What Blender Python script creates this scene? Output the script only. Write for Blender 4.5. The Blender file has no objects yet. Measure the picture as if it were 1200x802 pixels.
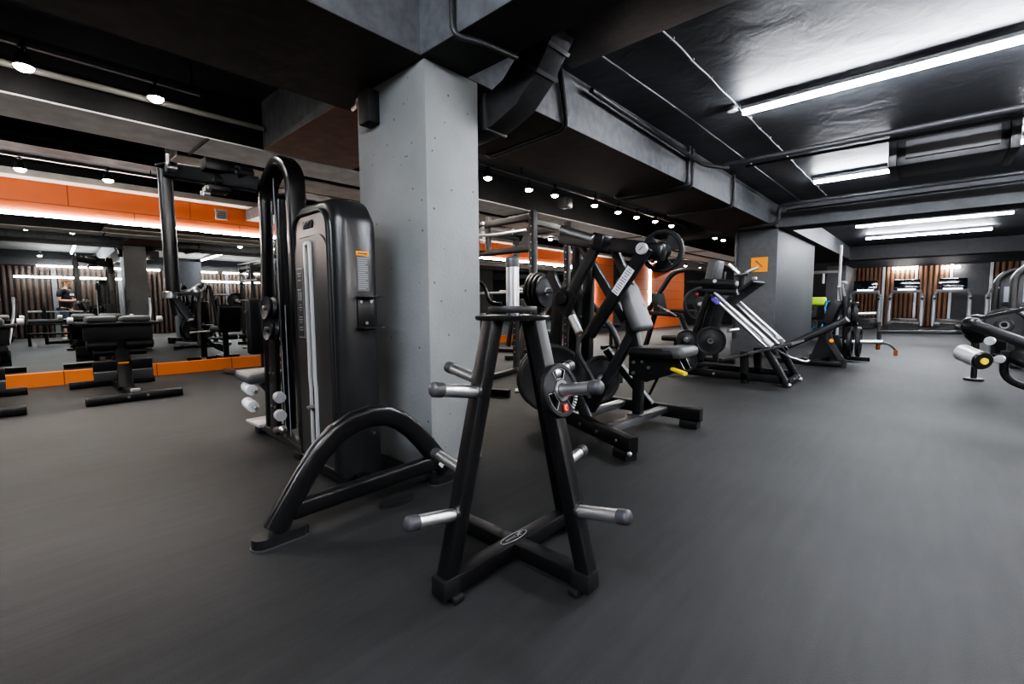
import bpy, bmesh, math, random
from mathutils import Vector, Matrix
random.seed(7)
COL = bpy.context.scene.collection
PI = math.pi
V = Vector

# ------------------------------------------------------------------ materials
def new_mat(name):
    m = bpy.data.materials.new(name); m.use_nodes = True
    nt = m.node_tree
    return m, nt, nt.nodes['Principled BSDF']

def mat(name, col, rough=0.5, metal=0.0, bump=0.0, scale=60.0, var=0.0, coat=0.0, spec=0.5):
    m, nt, b = new_mat(name)
    b.inputs['Base Color'].default_value = (*col, 1)
    b.inputs['Roughness'].default_value = rough
    b.inputs['Metallic'].default_value = metal
    b.inputs['Specular IOR Level'].default_value = spec
    if coat:
        b.inputs['Coat Weight'].default_value = coat; b.inputs['Coat Roughness'].default_value = 0.15
    tc = nt.nodes.new('ShaderNodeTexCoord'); n = nt.nodes.new('ShaderNodeTexNoise')
    n.inputs['Scale'].default_value = scale; n.inputs['Detail'].default_value = 5
    nt.links.new(tc.outputs['Object'], n.inputs['Vector'])
    if var:
        r = nt.nodes.new('ShaderNodeValToRGB')
        r.color_ramp.elements[0].position = 0.3; r.color_ramp.elements[1].position = 0.7
        r.color_ramp.elements[0].color = (*[c * (1 - var) for c in col], 1)
        r.color_ramp.elements[1].color = (*[min(1, c * (1 + var)) for c in col], 1)
        nt.links.new(n.outputs['Fac'], r.inputs['Fac']); nt.links.new(r.outputs['Color'], b.inputs['Base Color'])
    if bump:
        bp = nt.nodes.new('ShaderNodeBump'); bp.inputs['Strength'].default_value = bump; bp.inputs['Distance'].default_value = 0.01
        nt.links.new(n.outputs['Fac'], bp.inputs['Height']); nt.links.new(bp.outputs['Normal'], b.inputs['Normal'])
    return m

def emis(name, col, strength):
    m, nt, b = new_mat(name)
    b.inputs['Base Color'].default_value = (*col, 1)
    b.inputs['Emission Color'].default_value = (*col, 1)
    b.inputs['Emission Strength'].default_value = strength
    return m

M = {}
M['black'] = mat('black_powder_coat', (0.008, 0.008, 0.009), 0.36, 0.0, 0.05, 250, 0.15, spec=0.55)
M['satin'] = mat('satin_black_paint', (0.012, 0.012, 0.013), 0.28, 0.0, 0.02, 80, 0.1, coat=0.2)
M['matte'] = mat('matte_black', (0.010, 0.010, 0.011), 0.6, 0.0, 0.1, 120, 0.2)
M['shell'] = mat('charcoal_plastic_shell', (0.026, 0.026, 0.027), 0.3, 0.0, 0.04, 300, 0.05, coat=0.12)
M['shellface'] = mat('graphite_plastic_face', (0.045, 0.044, 0.042), 0.34, 0.2, 0.04, 300, 0.08)
M['frame'] = mat('dark_grey_frame_paint', (0.035, 0.034, 0.034), 0.36, 0.2, 0.03, 200, 0.1)
M['chrome'] = mat('polished_chrome', (0.85, 0.85, 0.86), 0.32, 1.0, 0, 30, 0)
M['steel'] = mat('brushed_steel', (0.46, 0.46, 0.47), 0.3, 1.0, 0, 90, 0.06)
M['rubber'] = mat('black_rubber', (0.014, 0.014, 0.015), 0.5, 0.0, 0.08, 140, 0.15)
M['pad'] = mat('black_leatherette', (0.010, 0.010, 0.011), 0.5, 0.0, 0.12, 180, 0.1)
M['padg'] = mat('grey_leatherette', (0.085, 0.085, 0.087), 0.45, 0.0, 0.12, 180, 0.08)
M['cap'] = mat('grey_plastic_cap', (0.06, 0.06, 0.065), 0.4)
M['red'] = mat('red_badge', (0.55, 0.02, 0.012), 0.4)
M['white'] = mat('white_print', (0.75, 0.76, 0.78), 0.5)
M['lgrey'] = mat('light_grey_print', (0.3, 0.3, 0.31), 0.5)
M['mgrey'] = mat('mid_grey_print', (0.12, 0.12, 0.125), 0.5)
M['orangel'] = mat('orange_sticker', (0.9, 0.33, 0.01), 0.5)
M['yellow'] = mat('yellow_plastic', (0.85, 0.62, 0.01), 0.4)
M['lime'] = mat('lime_vinyl', (0.55, 0.8, 0.03), 0.45)
M['blue'] = mat('blue_edge_vinyl', (0.1, 0.3, 0.6), 0.45)
M['purple'] = mat('purple_plastic', (0.12, 0.06, 0.5), 0.4)
M['ductm'] = mat('black_duct_metal', (0.045, 0.045, 0.047), 0.38, 0.2, 0.1, 20, 0.2)
M['ductedge'] = mat('duct_flange', (0.10, 0.10, 0.105), 0.35, 0.4)
M['pipe'] = mat('painted_conduit', (0.045, 0.046, 0.05), 0.4, 0.2, 0.05, 40, 0.2)
M['palepipe'] = mat('pale_painted_pipe', (0.30, 0.29, 0.27), 0.5)
M['cable'] = mat('pale_cable', (0.30, 0.31, 0.33), 0.5)
M['silver'] = mat('silver_paint', (0.55, 0.55, 0.56), 0.35, 0.3)
M['screen'] = mat('dark_screen', (0.006, 0.008, 0.012), 0.12, 0, coat=0.5)
M['skin'] = mat('skin', (0.55, 0.30, 0.20), 0.55, 0, 0.05, 60, 0.06)
M['hair'] = mat('light_brown_hair', (0.16, 0.08, 0.04), 0.7, 0, 0.4, 90, 0.3)
M['tee'] = mat('black_cotton', (0.012, 0.012, 0.014), 0.8, 0, 0.2, 90, 0.2)
M['shorts'] = mat('dark_blue_cotton', (0.05, 0.055, 0.075), 0.8, 0, 0.2, 90, 0.2)
M['shoe'] = mat('pale_trainer', (0.5, 0.48, 0.46), 0.6)
M['spot_glow'] = emis('spot_lens_glow', (1.0, 0.96, 0.88), 170)
M['tube_glow'] = emis('tube_lamp_glow', (0.90, 0.94, 1.0), 190)
M['led_glow'] = emis('led_line_glow', (1.0, 0.95, 0.9), 65)
M['warm_glow'] = emis('warm_lamp_glow', (1.0, 0.45, 0.12), 5)
M['beige'] = mat('pale_ceiling_panel', (0.62, 0.56, 0.49), 0.7, 0, 0.1, 8, 0.12)
M['palepanel'] = mat('pale_grey_ceiling_panel', (0.85, 0.83, 0.80), 0.7, 0, 0.1, 6, 0.12)
M['slatdark'] = mat('dark_walnut_slat', (0.045, 0.026, 0.018), 0.5, 0, 0.1, 20, 0.3)
M['slatback'] = mat('slat_backing', (0.07, 0.035, 0.02), 0.6, 0, 0.1, 20, 0.3)
M['greyface'] = mat('painted_grey_beam', (0.12, 0.125, 0.135), 0.6, 0, 0.3, 14, 0.22)

def floor_mat():
    m, nt, b = new_mat('rubber_floor')
    tc = nt.nodes.new('ShaderNodeTexCoord')
    n1 = nt.nodes.new('ShaderNodeTexNoise'); n1.inputs['Scale'].default_value = 0.9; n1.inputs['Detail'].default_value = 6
    n2 = nt.nodes.new('ShaderNodeTexNoise'); n2.inputs['Scale'].default_value = 220; n2.inputs['Detail'].default_value = 3
    mp = nt.nodes.new('ShaderNodeMapping'); mp.inputs['Scale'].default_value = (9, 0.9, 1)
    mp.inputs['Rotation'].default_value = (0, 0, 0.05)
    n3 = nt.nodes.new('ShaderNodeTexNoise'); n3.inputs['Scale'].default_value = 2.2; n3.inputs['Detail'].default_value = 4
    wv = nt.nodes.new('ShaderNodeTexWave'); wv.inputs['Scale'].default_value = 9; wv.inputs['Distortion'].default_value = 0.6
    wv.bands_direction = 'X'
    for n in (n1, n2, wv): nt.links.new(tc.outputs['Object'], n.inputs['Vector'])
    nt.links.new(tc.outputs['Object'], mp.inputs['Vector']); nt.links.new(mp.outputs['Vector'], n3.inputs['Vector'])
    def math_(op, a, b_):
        k = nt.nodes.new('ShaderNodeMath'); k.operation = op
        for i, v in enumerate((a, b_)):
            if isinstance(v, (int, float)): k.inputs[i].default_value = v
            else: nt.links.new(v, k.inputs[i])
        return k.outputs[0]
    s = math_('ADD', math_('MULTIPLY', n1.outputs['Fac'], 0.55), math_('MULTIPLY', n3.outputs['Fac'], 0.25))
    s = math_('ADD', s, math_('MULTIPLY', n2.outputs['Fac'], 0.14))
    r = nt.nodes.new('ShaderNodeValToRGB')
    r.color_ramp.elements[0].position = 0.32; r.color_ramp.elements[0].color = (0.015, 0.015, 0.015, 1)
    r.color_ramp.elements[1].position = 0.64; r.color_ramp.elements[1].color = (0.037, 0.037, 0.0375, 1)
    nt.links.new(s, r.inputs['Fac']); nt.links.new(r.outputs['Color'], b.inputs['Base Color'])
    b.inputs['Roughness'].default_value = 0.64; b.inputs['Specular IOR Level'].default_value = 0.42
    bp = nt.nodes.new('ShaderNodeBump'); bp.inputs['Strength'].default_value = 0.25; bp.inputs['Distance'].default_value = 0.004
    nt.links.new(math_('ADD', n2.outputs['Fac'], math_('MULTIPLY', wv.outputs['Fac'], 0.12)), bp.inputs['Height'])
    nt.links.new(bp.outputs['Normal'], b.inputs['Normal'])
    return m

def pillar_mat():
    m, nt, b = new_mat('painted_concrete')
    tc = nt.nodes.new('ShaderNodeTexCoord')
    n = nt.nodes.new('ShaderNodeTexNoise'); n.inputs['Scale'].default_value = 2.2; n.inputs['Detail'].default_value = 8
    n4 = nt.nodes.new('ShaderNodeTexNoise'); n4.inputs['Scale'].default_value = 45; n4.inputs['Detail'].default_value = 4
    v = nt.nodes.new('ShaderNodeTexVoronoi'); v.inputs['Scale'].default_value = 13
    g = nt.nodes.new('ShaderNodeTexNoise'); g.inputs['Scale'].default_value = 5
    for k in (n, v, n4, g): nt.links.new(tc.outputs['Object'], k.inputs['Vector'])
    r = nt.nodes.new('ShaderNodeValToRGB')
    r.color_ramp.elements[0].position = 0.3; r.color_ramp.elements[0].color = (0.215, 0.225, 0.23, 1)
    r.color_ramp.elements[1].position = 0.7; r.color_ramp.elements[1].color = (0.29, 0.30, 0.305, 1)
    nt.links.new(n.outputs['Fac'], r.inputs['Fac'])
    a = nt.nodes.new('ShaderNodeMath'); a.operation = 'LESS_THAN'; a.inputs[1].default_value = 0.095
    nt.links.new(v.outputs['Distance'], a.inputs[0])
    c = nt.nodes.new('ShaderNodeMath'); c.operation = 'GREATER_THAN'; c.inputs[1].default_value = 0.5
    nt.links.new(g.outputs['Fac'], c.inputs[0])
    d = nt.nodes.new('ShaderNodeMath'); d.operation = 'MULTIPLY'
    nt.links.new(a.outputs[0], d.inputs[0]); nt.links.new(c.outputs[0], d.inputs[1])
    mx = nt.nodes.new('ShaderNodeMixRGB'); mx.inputs['Color2'].default_value = (0.10, 0.105, 0.11, 1)
    nt.links.new(d.outputs[0], mx.inputs['Fac']); nt.links.new(r.outputs['Color'], mx.inputs['Color1'])
    nt.links.new(mx.outputs['Color'], b.inputs['Base Color'])
    b.inputs['Roughness'].default_value = 0.55
    e = nt.nodes.new('ShaderNodeMath'); e.operation = 'SUBTRACT'
    nt.links.new(n4.outputs['Fac'], e.inputs[0]); nt.links.new(d.outputs[0], e.inputs[1])
    bp = nt.nodes.new('ShaderNodeBump'); bp.inputs['Strength'].default_value = 0.35; bp.inputs['Distance'].default_value = 0.006
    nt.links.new(e.outputs[0], bp.inputs['Height']); nt.links.new(bp.outputs['Normal'], b.inputs['Normal'])
    return m

def grid_mat(name, base, dark, sx, sz, off=0.5, rough=0.6, axis='yz', mortar=0.006):
    m, nt, b = new_mat(name)
    tc = nt.nodes.new('ShaderNodeTexCoord'); sp = nt.nodes.new('ShaderNodeSeparateXYZ'); cb = nt.nodes.new('ShaderNodeCombineXYZ')
    nt.links.new(tc.outputs['Object'], sp.inputs[0])
    nt.links.new(sp.outputs['Y' if axis[0] == 'y' else 'X'], cb.inputs[0]); nt.links.new(sp.outputs['Z' if axis[1] == 'z' else 'Y'], cb.inputs[1])
    br = nt.nodes.new('ShaderNodeTexBrick')
    br.inputs['Color1'].default_value = (*base, 1); br.inputs['Color2'].default_value = (*[c * 0.93 for c in base], 1)
    br.inputs['Mortar'].default_value = (*dark, 1); br.inputs['Scale'].default_value = 1
    br.inputs['Mortar Size'].default_value = mortar; br.inputs['Brick Width'].default_value = sx; br.inputs['Row Height'].default_value = sz
    br.offset = off
    nt.links.new(cb.outputs[0], br.inputs['Vector']); nt.links.new(br.outputs['Color'], b.inputs['Base Color'])
    b.inputs['Roughness'].default_value = rough
    return m

def slat_mat():
    m, nt, b = new_mat('walnut_slat')
    tc = nt.nodes.new('ShaderNodeTexCoord'); mp = nt.nodes.new('ShaderNodeMapping'); mp.inputs['Scale'].default_value = (8, 8, 0.5)
    n = nt.nodes.new('ShaderNodeTexNoise'); n.inputs['Scale'].default_value = 3; n.inputs['Detail'].default_value = 6
    nt.links.new(tc.outputs['Object'], mp.inputs['Vector']); nt.links.new(mp.outputs['Vector'], n.inputs['Vector'])
    r = nt.nodes.new('ShaderNodeValToRGB')
    r.color_ramp.elements[0].position = 0.3; r.color_ramp.elements[0].color = (0.16, 0.075, 0.04, 1)
    r.color_ramp.elements[1].position = 0.7; r.color_ramp.elements[1].color = (0.33, 0.17, 0.09, 1)
    nt.links.new(n.outputs['Fac'], r.inputs['Fac']); nt.links.new(r.outputs['Color'], b.inputs['Base Color'])
    b.inputs['Roughness'].default_value = 0.5
    return m

def plaster_ceiling():
    m, nt, b = new_mat('dark_painted_ceiling')
    tc = nt.nodes.new('ShaderNodeTexCoord')
    n = nt.nodes.new('ShaderNodeTexNoise'); n.inputs['Scale'].default_value = 3.5; n.inputs['Detail'].default_value = 10; n.inputs['Distortion'].default_value = 0.6
    n2 = nt.nodes.new('ShaderNodeTexNoise'); n2.inputs['Scale'].default_value = 1.1
    for k in (n, n2): nt.links.new(tc.outputs['Object'], k.inputs['Vector'])
    r = nt.nodes.new('ShaderNodeValToRGB')
    r.color_ramp.elements[0].position = 0.3; r.color_ramp.elements[0].color = (0.055, 0.058, 0.066, 1)
    r.color_ramp.elements[1].position = 0.75; r.color_ramp.elements[1].color = (0.095, 0.10, 0.112, 1)
    nt.links.new(n2.outputs['Fac'], r.inputs['Fac']); nt.links.new(r.outputs['Color'], b.inputs['Base Color'])
    b.inputs['Roughness'].default_value = 0.55
    bp = nt.nodes.new('ShaderNodeBump'); bp.inputs['Strength'].default_value = 0.7; bp.inputs['Distance'].default_value = 0.02
    nt.links.new(n.outputs['Fac'], bp.inputs['Height']); nt.links.new(bp.outputs['Normal'], b.inputs['Normal'])
    return m

M['floor'] = floor_mat(); M['pillar'] = pillar_mat(); M['slat'] = slat_mat(); M['ceiling'] = plaster_ceiling()
M['orange'] = grid_mat('orange_wall_panels', (0.62, 0.16, 0.055), (0.25, 0.06, 0.02), 1.30, 0.377)
M['orangeb'] = grid_mat('orange_plinth_panels', (0.66, 0.19, 0.04), (0.2, 0.05, 0.012), 0.95, 5)
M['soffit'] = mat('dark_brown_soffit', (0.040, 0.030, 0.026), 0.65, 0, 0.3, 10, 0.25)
M['soffitw'] = mat('warm_brown_soffit', (0.27, 0.13, 0.09), 0.65, 0, 0.3, 10, 0.2)
M['darkwall'] = mat('dark_wall_paint', (0.02, 0.02, 0.022), 0.6, 0, 0.2, 12, 0.2)
M['greywall'] = mat('grey_wall_paint', (0.09, 0.093, 0.10), 0.6, 0, 0.1, 12, 0.1)
m_, nt_, b_ = new_mat('mirror_glass')
b_.inputs['Base Color'].default_value = (0.62, 0.65, 0.64, 1); b_.inputs['Metallic'].default_value = 1; b_.inputs['Roughness'].default_value = 0.004
M['mirror'] = m_
M['poster'] = mat('pale_poster', (0.5, 0.52, 0.58), 0.4)

# ------------------------------------------------------------------ mesh building
class MB:
    """collects shapes given in metres, minus an offset, into one mesh"""
    def __init__(self, off=(0, 0, 0)):
        self.bm = bmesh.new(); self.off = V(off)
    def _faces(self, pts, faces, smooth=True):
        vs = [self.bm.verts.new(V(p) - self.off) for p in pts]
        for f in faces:
            try:
                g = self.bm.faces.new([vs[i] for i in f]); g.smooth = smooth
            except ValueError: pass
        return vs
    def sweep(self, pts, prof, up=(0, 0, 1), closed=False):
        pts = [V(p) for p in pts]; n = len(pts); k = len(prof)
        out = []; prev = None
        for i, p in enumerate(pts):
            if closed: t = (pts[(i + 1) % n] - pts[i - 1]).normalized()
            elif i == 0: t = (pts[1] - p).normalized()
            elif i == n - 1: t = (p - pts[-2]).normalized()
            else:
                a = (p - pts[i - 1]).normalized(); b = (pts[i + 1] - p).normalized(); t = (a + b)
                t = t.normalized() if t.length > 1e-6 else a
            if prev is None:
                u = V(up); u = u - t * u.dot(t)
                if u.length < 1e-3: u = V((1, 0, 0)) - t * t.x
                if u.length < 1e-3: u = V((0, 1, 0)) - t * t.y
            else:
                u = prev - t * prev.dot(t)
            u.normalize(); prev = u; s = t.cross(u)
            if not closed and 0 < i < n - 1:
                c = max(0.35, a.dot(t))
                # stretch the section in the bend plane so the thickness is kept
                bn = (b - a); bn = bn - t * bn.dot(t)
                bn = bn.normalized() if bn.length > 1e-6 else None
            else: c, bn = 1, None
            for (x, y) in prof:
                d = s * x + u * y
                if bn: d = d + bn * d.dot(bn) * (1 / c - 1)
                out.append(p + d)
        fs = []
        m = n if closed else n - 1
        for i in range(m):
            j = (i + 1) % n
            for q in range(k):
                r = (q + 1) % k
                fs.append((i * k + q, i * k + r, j * k + r, j * k + q))
        if not closed:
            fs.append(tuple(reversed(range(k)))); fs.append(tuple((n - 1) * k + q for q in range(k)))
        self._faces(out, fs); return self
    def tube(self, pts, r, n=14, closed=False, up=(0, 0, 1)):
        return self.sweep(pts, [(r * math.cos(2 * PI * i / n), r * math.sin(2 * PI * i / n)) for i in range(n)], up, closed)
    def bar(self, p0, p1, w, h, up=(0, 0, 1), r=None):
        return self.rbar([p0, p1], w, h, up, r)
    def rbar(self, pts, w, h, up=(0, 0, 1), r=None):
        r = min(w, h) * 0.14 if r is None else r
        pr = []
        for (cx, cy, a0) in ((w / 2 - r, h / 2 - r, 0), (-w / 2 + r, h / 2 - r, PI / 2), (-w / 2 + r, -h / 2 + r, PI), (w / 2 - r, -h / 2 + r, 1.5 * PI)):
            for q in range(3):
                a = a0 + q * PI / 4; pr.append((cx + r * math.cos(a), cy + r * math.sin(a)))
        return self.sweep(pts, pr, up)
    def oval(self, pts, w, h, up=(0, 0, 1), n=20):
        pr = []
        for i in range(n):
            a = 2 * PI * i / n; c, s = math.cos(a), math.sin(a)
            pr.append((w / 2 * math.copysign(abs(c) ** 0.6, c), h / 2 * math.copysign(abs(s) ** 0.6, s)))
        return self.sweep(pts, pr, up)
    def lathe(self, prof, origin, axis=(0, 0, 1), n=32):
        ax = V(axis).normalized(); u = ax.orthogonal().normalized(); w = ax.cross(u); o = V(origin)
        pts = []; k = len(prof)
        for i in range(n):
            a = 2 * PI * i / n; d = u * math.cos(a) + w * math.sin(a)
            for (r, z) in prof: pts.append(o + d * max(r, 1e-4) + ax * z)
        fs = []
        for i in range(n):
            j = (i + 1) % n
            for q in range(k - 1):
                fs.append((i * k + q, j * k + q, j * k + q + 1, i * k + q + 1))
        self._faces(pts, fs); return self
    def cyl(self, p0, p1, r, r2=None, n=24, dome=0.0):
        p0, p1 = V(p0), V(p1); L = (p1 - p0).length; r2 = r if r2 is None else r2; b = min(r, r2) * 0.12
        pr = [(0, 0), (r - b, 0), (r, b), (r2, L - b - dome)]
        if dome:
            for q in range(1, 6):
                a = q / 6 * PI / 2; pr.append((r2 * math.cos(a), L - dome + dome * math.sin(a)))
            pr.append((0, L))
        else: pr += [(r2 - b, L), (0, L)]
        return self.lathe(pr, p0, p1 - p0, n)
    def box(self, c, s, rot=None, bev=0.0, seg=2):
        t = bmesh.new(); bmesh.ops.create_cube(t, size=1)
        for v in t.verts: v.co = V((v.co.x * s[0], v.co.y * s[1], v.co.z * s[2]))
        if bev: bmesh.ops.bevel(t, geom=list(t.edges) , offset=min(bev, min(s) * 0.49), segments=seg, profile=0.5, affect='EDGES')
        R = rot if rot is not None else Matrix.Identity(3)
        t.verts.index_update()
        self._faces([R @ v.co + V(c) for v in t.verts], [[v.index for v in f.verts] for f in t.faces], smooth=bool(bev))
        t.free(); return self
    def b2(self, a, b, bev=0.0):
        a, b = V(a), V(b); return self.box((a + b) / 2, [abs(x) for x in (b - a)], None, bev)
    def prism(self, poly, d):
        """poly: 3-D outline, d: extrusion vector"""
        d = V(d); n = len(poly); P = [V(p) for p in poly]
        self._faces(P + [p + d for p in P], [tuple(range(n)), tuple(reversed(range(n, 2 * n)))] + [(i, i + n, (i + 1) % n + n, (i + 1) % n) for i in range(n)], False)
        return self
    def ball(self, c, r, n=20, sc=(1, 1, 1), rot=None):
        t = bmesh.new(); bmesh.ops.create_uvsphere(t, u_segments=n, v_segments=n // 2 + 2, radius=r)
        t.verts.index_update(); R = rot if rot is not None else Matrix.Identity(3)
        self._faces([R @ V((v.co.x * sc[0], v.co.y * sc[1], v.co.z * sc[2])) + V(c) for v in t.verts], [[v.index for v in f.verts] for f in t.faces])
        t.free(); return self
    def done(self, name, m, parent=None, loc=None):
        bmesh.ops.recalc_face_normals(self.bm, faces=list(self.bm.faces))
        me = bpy.data.meshes.new(name); self.bm.to_mesh(me); self.bm.free()
        me.set_sharp_from_angle(angle=math.radians(38))
        me.materials.append(M[m] if isinstance(m, str) else m)
        o = bpy.data.objects.new(name, me); COL.objects.link(o)
        if parent is not None: o.parent = parent
        if loc is not None: o.location = loc
        return o

def tag(o, label, cat, group=None):
    o['label'] = label; o['category'] = cat
    if group: o['group'] = group
    return o
def thing(name, label, cat, loc, rz=0.0, group=None):
    o = bpy.data.objects.new(name, None); COL.objects.link(o)
    o.location = loc; o.rotation_euler = (0, 0, rz); o.empty_display_size = 0.1
    return tag(o, label, cat, group)
def struct(o): o['kind'] = 'structure'; return o
def dup(root, loc=None, rot=None, label=None, group=None):
    r = root.copy(); COL.objects.link(r)
    if loc is not None: r.location = loc
    if rot is not None: r.rotation_euler = rot
    if label: r['label'] = label
    if group: r['group'] = group
    for ch in list(root.children):
        c = ch.copy(); COL.objects.link(c); c.parent = r
        for g in list(ch.children):
            d = g.copy(); COL.objects.link(d); d.parent = c
    return r
def RX(a): return Matrix.Rotation(a, 3, 'X')
def RY(a): return Matrix.Rotation(a, 3, 'Y')
def RZ(a): return Matrix.Rotation(a, 3, 'Z')
def bend(pts, r=0.08, k=5):
    """round the inner corners of a polyline"""
    P = [V(p) for p in pts]; out = [P[0]]
    for i in range(1, len(P) - 1):
        a, b, c = P[i - 1], P[i], P[i + 1]
        d1 = (a - b); d2 = (c - b); rr = min(r, d1.length * 0.49, d2.length * 0.49)
        s = b + d1.normalized() * rr; e = b + d2.normalized() * rr
        for q in range(k + 1):
            t = q / k; out.append(s * (1 - t) ** 2 + b * 2 * t * (1 - t) + e * t * t)
    out.append(P[-1]); return out

# ------------------------------------------------------------------ the room
MX = -8.17           # plane of the mirror wall
XR = 4.6; YB = -4.0; YF = 24.6; ZC = 2.75; ZB = 2.35
struct(MB().b2((MX - 0.3, YB - 0.2, -0.1), (XR + 0.3, YF + 0.3, 0)).done('floor', 'floor'))
struct(MB().b2((MX - 0.3, YB - 0.2, ZC), (XR + 0.3, YF + 0.3, ZC + 0.15)).done('ceiling', 'ceiling'))
struct(MB().b2((MX - 0.3, YB, 0), (MX - 0.03, YF, ZC)).done('wall_left', 'darkwall'))
struct(MB().b2((XR, YB, 0), (XR + 0.2, YF, ZC)).done('wall_right', 'darkwall'))
struct(MB().b2((MX - 0.3, YF, 0), (XR + 0.2, YF + 0.2, ZC)).done('wall_far', 'darkwall'))
struct(MB().b2((MX - 0.3, YB - 0.2, 0), (XR + 0.2, YB, ZC)).done('wall_back', 'greywall'))
# orange cladding above the mirror and orange plinth under it
struct(MB().b2((MX - 0.03, YB, 2.13), (MX + 0.03, 12.8, 2.52)).done('wall_upper_cladding', 'orange'))
struct(MB().b2((MX - 0.03, YB, 0.0), (MX + 0.06, 12.8, 0.175)).done('baseboard_left', 'orangeb'))
struct(MB().b2((MX - 0.03, 15.4, 0.0), (MX + 0.05, 20.3, 2.52)).done('wall_far_cladding', 'orange'))
struct(MB().b2((MX - 0.03, 12.85, 0.3), (MX + 0.03, 14.2, 2.52)).done('wall_middle_cladding', 'orange'))
struct(MB().b2((MX, YB, 2.52), (MX + 0.26, 20.3, 2.60), 0.004).done('trim_1', 'beige'))
struct(MB().b2((MX + .03, 2.70, 2.34), (MX + 1.2, 3.25, 2.50)).done('beam_short', 'greyface'))
# mirror panels
yy = YB; k = 0; PW = 1.09
ys = []
y = 1.03 - PW * 4
while y < 12.6: ys.append(y); y += PW
for y in ys:
    y1 = min(y + PW, 12.8)
    ym = (y + y1) / 2; o = MB((MX - .005, ym, 0.175)).b2((MX - 0.02, y + 0.002, 0.175), (MX, y1 - 0.002, 2.13)).done('mirror_panel', 'mirror', loc=(MX - .005, ym, 0.175))
    o.rotation_euler = (0, 0, math.radians(-1.4))   # the panels hang slightly out of true
    tag(o, 'tall frameless mirror panel on the wall above the orange plinth', 'mirror', 'mirror panels along the orange wall')
o = MB((MX, 0, 2.12)).b2((MX + .031, YB, 2.105), (MX + 0.05, 12.8, 2.135), 0.004).done('light_strip', 'led_glow', loc=(MX, 0, 2.12))
tag(o, 'long thin white light strip between orange wall and mirror', 'light')

for y, lb in ((16.9, 'upright light line on the far orange wall block'), (12.82, 'upright light line where the mirror ends')):
    o = MB((MX + .05, y, .9)).b2((MX + .03, y, .9), (MX + .08, y + .09, 2.40)).done('light_strip', 'led_glow', loc=(MX + .05, y, .9)); tag(o, lb, 'light')

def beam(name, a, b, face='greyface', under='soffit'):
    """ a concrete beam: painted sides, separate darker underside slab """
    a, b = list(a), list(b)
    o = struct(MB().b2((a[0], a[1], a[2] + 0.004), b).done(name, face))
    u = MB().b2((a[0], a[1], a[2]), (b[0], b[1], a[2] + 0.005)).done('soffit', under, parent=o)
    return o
beam('beam_main', (-3.08, YB, ZB), (-2.13, 9.55, ZC))
beam('beam_cross_right', (-2.13, 1.62, ZB), (XR, 1.96, ZC), 'greyface', 'darkwall')
beam('beam_cross_left', (-4.38, 1.62, ZB), (-3.08, 2.45, ZC), 'greyface', 'soffitw')
beam('beam_cross_far', (-2.13, 9.55, ZB), (XR, 10.1, ZC), 'greywall', 'darkwall')
beam('beam_cross_far_left', (-4.4, 9.55, ZB), (-2.13, 10.1, ZC), 'darkwall', 'darkwall')
beam('beam_cross_end', (-8.0, 18.3, 2.33), (XR, 18.9, ZC), 'darkwall', 'darkwall')
beam('beam_main_far', (-3.08, 10.1, ZB), (-2.0, 18.3, ZC), 'greyface', 'darkwall')
for i, (x0, x1, y0) in enumerate(((-4.95, -4.42, YB), (-5.62, -5.10, 1.15))):
    o = struct(MB().b2((x0, y0, ZB), (x1, 18.2, ZB + 0.012)).done('ceiling_panel_band', 'beige' if i else 'palepanel'))
    struct(MB().b2((x0 + .03, y0 + .01, ZB + 0.012), (x1 - .03, 18.2, ZC)).done('ceiling_drop', 'darkwall'))
for y in (-2.3, 1.2, 5.3, 8.8, 12.4):
    struct(MB().b2((-4.96, y, ZB - 0.012), (-4.41, y + 0.02, ZB)).done('trim_2', 'darkwall'))
for (x, nm) in ((-6.3, 'beam_rail_left'),):
    struct(MB().b2((x, YB, 2.45), (x + 0.22, 18.2, ZC)).done(nm, 'darkwall'))
# pillars
def pillar(name, x0, x1, y0, y1, m='pillar'):
    return struct(MB().b2((x0, y0, 0), (x1, y1, ZB + 0.002), 0.008).done(name, m))
pillar('pillar_front', -2.85, -2.13, 1.645, 2.05)
pillar('pillar_middle', -2.87, -2.13, 9.6, 13.2, 'greywall')
pillar('pillar_mirrored', .85, 1.5, 3.2, 3.85, 'greywall')
pillar('pillar_end', -3.0, -2.4, 21.2, 24.5, 'greywall')

# ------------------------------------------------------------------ slat walls
def slat_panel(name, label, p0, p1, group, h0=0.02, h1=2.3, m='slat'):
    p0, p1 = V(p0), V(p1); d = p1 - p0; L = d.length; d.normalize()
    nrm = V((-d.y, d.x, 0))
    mb = MB(p0); n = max(2, int(L / 0.13)); w = L / n
    for i in range(n):
        c = p0 + d * (w * (i + 0.5))
        mb.bar(c + V((0, 0, h0)), c + V((0, 0, h1)), w * 0.55, 0.05, up=nrm)
    bk = MB(p0).bar(p0 + nrm * -0.05 + V((0, 0, (h0 + h1) / 2)), p1 + nrm * -0.05 + V((0, 0, (h0 + h1) / 2)), 0.02, h1 - h0)
    o = mb.done(name, m, loc=p0); bk.done('backing', 'slatback' if m == 'slat' else 'matte', parent=o)
    return tag(o, label, 'wall panel', group)
wl = 'brown vertical wooden slat panel on the far end wall behind the treadmills'
for (x0, x1) in ((-2.38, -1.55), (-1.43, -0.53), (1.66, 2.3), (2.4, 4.5)):
    slat_panel('slat_panel', wl, (x1, YF - 0.1, 0), (x0, YF - 0.1, 0), 'slat panels on the end wall', 0.02, 2.42)
slat_panel('slat_panel', 'dark brown slat panel beside the plain grey section of the end wall', (0.48, YF - 0.1, 0), (-0.43, YF - 0.1, 0), None, 0.02, 2.4)
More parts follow.
